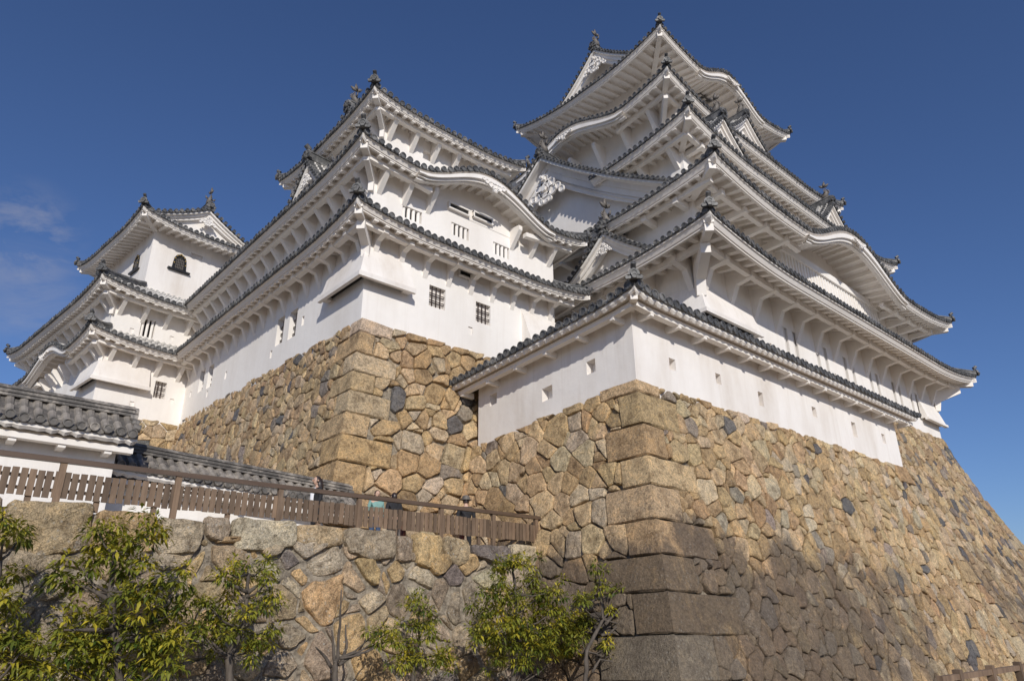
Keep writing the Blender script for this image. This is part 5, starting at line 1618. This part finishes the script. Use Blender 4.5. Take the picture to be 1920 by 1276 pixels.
# ================================================================== PEOPLE
def skin_body(name, pts, edges, rads, material, parent):
    me = bpy.data.meshes.new(name)
    off = OFF[parent.name]
    me.from_pydata([tuple(Vector(p) - off) for p in pts], edges, [])
    o = bpy.data.objects.new(name, me); COL.objects.link(o)
    sm = o.modifiers.new('skin', 'SKIN')
    for i, r in enumerate(rads):
        v = me.skin_vertices[0].data[i]
        v.radius = (r, r) if not isinstance(r, tuple) else r
        v.use_root = (i == 0)
    ss = o.modifiers.new('sub', 'SUBSURF'); ss.levels = 1; ss.render_levels = 2
    me.materials.append(M[material])
    o.parent = parent
    OFF[o.name] = off
    return o
def person(label, x, y, z, h, face, top, trousers, hair, long_hair=False, inner=None, hat=None, arm=(.1, .25)):
    """standing figure; face = heading angle (deg, 0 = +X)"""
    r_ = thing('person', label, 'person', (x, y, z), group='visitors behind the fence')
    a = R(face); F = Vector((math.cos(a), math.sin(a), 0)); Lf = Vector((-F.y, F.x, 0)); B = Vector((x, y, z)); k = h / 1.65
    P = lambda f, l, u: B + F * f * k + Lf * l * k + Vector((0, 0, u * k))
    pts = [P(0, 0, .92), P(0, 0, 1.10), P(0, 0, 1.30), P(-.01, 0, 1.41), P(.01, 0, 1.48), P(.03, 0, 1.56),
           P(0, .09, .84), P(.03, .10, .48), P(-.02, .10, .07), P(.11, .11, .03),
           P(0, -.09, .84), P(-.02, -.10, .48), P(.05, -.10, .07), P(.18, -.11, .03),
           P(0, .19, 1.35), P(-.02, .24, 1.10), P(arm[0], .22, .92), P(arm[0] + .06, .20, .84),
           P(0, -.19, 1.35), P(-.02, -.24, 1.10), P(arm[1], -.20, 1.00), P(arm[1] + .07, -.17, .99)]
    edges = [(0, 1), (1, 2), (2, 3), (3, 4), (4, 5), (0, 6), (6, 7), (7, 8), (8, 9), (0, 10), (10, 11), (11, 12), (12, 13), (2, 14), (14, 15), (15, 16), (16, 17), (2, 18), (18, 19), (19, 20), (20, 21)]
    rads = [.12, .105, .12, .06, .05, .085, .08, .052, .036, .03, .08, .052, .036, .03, .052, .038, .028, .026, .052, .038, .028, .026]
    skin_body('body', pts, edges, [q * k for q in rads], 'skin', r_)
    # face details and hair on the head
    hd = MB()
    hc = P(.03, 0, 1.575)
    n, m_ = 14, 9
    vs = []; fs = []
    for j in range(m_ + 1):
        ph = PI * j / m_
        for i in range(n):
            th = 2 * PI * i / n
            d = Vector((math.sin(ph) * math.cos(th), math.sin(ph) * math.sin(th), math.cos(ph)))
            q = hc + (F * d.x * .098 + Lf * d.y * .080 + Vector((0, 0, d.z * .122))) * k
            vs.append(q)
    for j in range(m_):
        for i in range(n): fs.append((j * n + i, j * n + (i + 1) % n, (j + 1) * n + (i + 1) % n, (j + 1) * n + i))
    hd.add(vs, fs)
    hd.prism([hc + (F * .09 + Lf * s_ * .014) * k + Vector((0, 0, zz_)) for s_, zz_ in ((-1, -.02 * k), (1, -.02 * k), (0, .03 * k))], F * .035 * k)
    for s_ in (-1, 1): hd.disc(hc + (Lf * s_ * .078) * k, Lf * s_, .026 * k, .014 * k, 8)
    hd.build('head', 'skin', r_, smooth=True)
    ey = MB()
    for s_ in (-1, 1): ey.disc(hc + (F * .088 + Lf * s_ * .033) * k + Vector((0, 0, .014 * k)), F, .011 * k, .008, 8)
    ey.disc(hc + F * .085 * k + Vector((0, 0, -.062 * k)), F, .016 * k, .008, 8)
    ey.build('eyes_and_mouth', 'hair', r_)
    hm = MB(); vs = []; fs = []
    for j in range(m_ + 1):
        ph = PI * .62 * j / m_
        for i in range(n + 1):
            th = R(62) + (2 * PI - R(124)) * i / n if j > 3 else 2 * PI * i / n
            d = Vector((math.sin(ph) * math.cos(th), math.sin(ph) * math.sin(th), math.cos(ph)))
            vs.append(hc + (F * (d.x * .108 - .008) + Lf * d.y * .092 + Vector((0, 0, d.z * .135))) * k)
    for j in range(m_):
        for i in range(n): fs.append((j * (n + 1) + i, j * (n + 1) + i + 1, (j + 1) * (n + 1) + i + 1, (j + 1) * (n + 1) + i))
    hm.add(vs, fs)
    if long_hair:
        hm.tube([hc + (-F * .05) * k + Vector((0, 0, .05 * k)), hc + (-F * .085) * k - Vector((0, 0, .10 * k)), hc + (-F * .10) * k - Vector((0, 0, .26 * k)), hc + (-F * .09) * k - Vector((0, 0, .40 * k))], [.085 * k, .10 * k, .09 * k, .03 * k], 10)
    hm.build('hair', hair, r_, smooth=True)
    if hat:
        ht = MB(); ht.tube([hc + Vector((0, 0, .03 * k)), hc + Vector((0, 0, .10 * k)), hc + Vector((0, 0, .16 * k)), hc + Vector((0, 0, .175 * k))], [.118 * k, .118 * k, .09 * k, .02 * k], 14)
        ht.disc(hc + Vector((0, 0, .035 * k)), (0, 0, 1), .17 * k, .012, 16)
        ht.build('hat', hat, r_, smooth=False)
    # clothes: slightly looser shells over the body
    g_ = 1.22
    pj = [pts[i] for i in (0, 1, 2, 3, 14, 15, 16, 18, 19, 20)]
    ej = [(0, 1), (1, 2), (2, 3), (2, 4), (4, 5), (5, 6), (2, 7), (7, 8), (8, 9)]
    rj = [.150, .135, .150, .082, .072, .056, .044, .072, .056, .044]
    jk = skin_body('jacket', pj, ej, [q * k for q in rj], top, r_)
    pt = [pts[i] for i in (0, 6, 7, 8, 10, 11, 12)]
    et = [(0, 1), (1, 2), (2, 3), (0, 4), (4, 5), (5, 6)]
    rt_ = [.142, .098, .070, .055, .098, .070, .055]
    skin_body('trousers', pt, et, [q * k for q in rt_], trousers, r_)
    if inner:
        sh = MB()
        sh.tube([P(.085, 0, .93), P(.085, 0, 1.10), P(.085, 0, 1.28), P(.03, 0, 1.39)], [.085 * k, .085 * k, .09 * k, .05 * k], 12)
        sh.build('shirt', inner, r_, smooth=True)
    sb = MB()
    for f_, l_ in ((.0, .105), (.07, -.105)):
        sb.box(P(f_ + .055, l_, .035), F * .125 * k, Lf * .045 * k, Vector((0, 0, .04 * k)))
    sb.build('shoes', 'cloth_black', r_)
    return r_
def stand(px, py, y, zg, **kw):
    p = at(px, py, 1, y)
    return p.x, y, zg, p.z - zg
x, y, z, h = stand(597, 896, 16.7, 1.85)
person('long-haired woman in a white top and dark jacket walking left behind the fence', x, y, z, h, 175, 'cloth_black', 'cloth_black', 'hair', True, 'cloth_white')
x, y, z, h = stand(707, 922, 16.9, 1.85)
person('black-haired person in a pale green jacket and jeans facing out over the fence', x, y, z, h, 265, 'cloth_teal', 'cloth_blue', 'hair')
x, y, z, h = stand(740, 926, 17.2, 1.85)
person('person in black seen from behind next to the one in pale green', x, y, z, h, 80, 'cloth_black', 'cloth_black', 'hair')
x, y, z, h = stand(874, 934, 17.6, 1.85)
person('person in dark clothes and a hat in the shaded recess by the great base', x, y, z, h, 60, 'cloth_black', 'cloth_black', 'hair', hat='bronze')
for px, lb in ((756, 'red-brown post seen below the fence beside the person in black'), (866, 'red-brown post seen below the fence near the hatted person')):
    p = at(px, 990, 1, 16.1)
    mb = MB(); mb.disc((p.x, 16.1, 1.85), (0, 0, 1), .075, .62, 16); mb.disc((p.x, 16.1, 2.47), (0, 0, 1), .085, .05, 16)
    tag(mb.build('bollard', 'red_post'), lb, 'post', 'red-brown posts on the path')
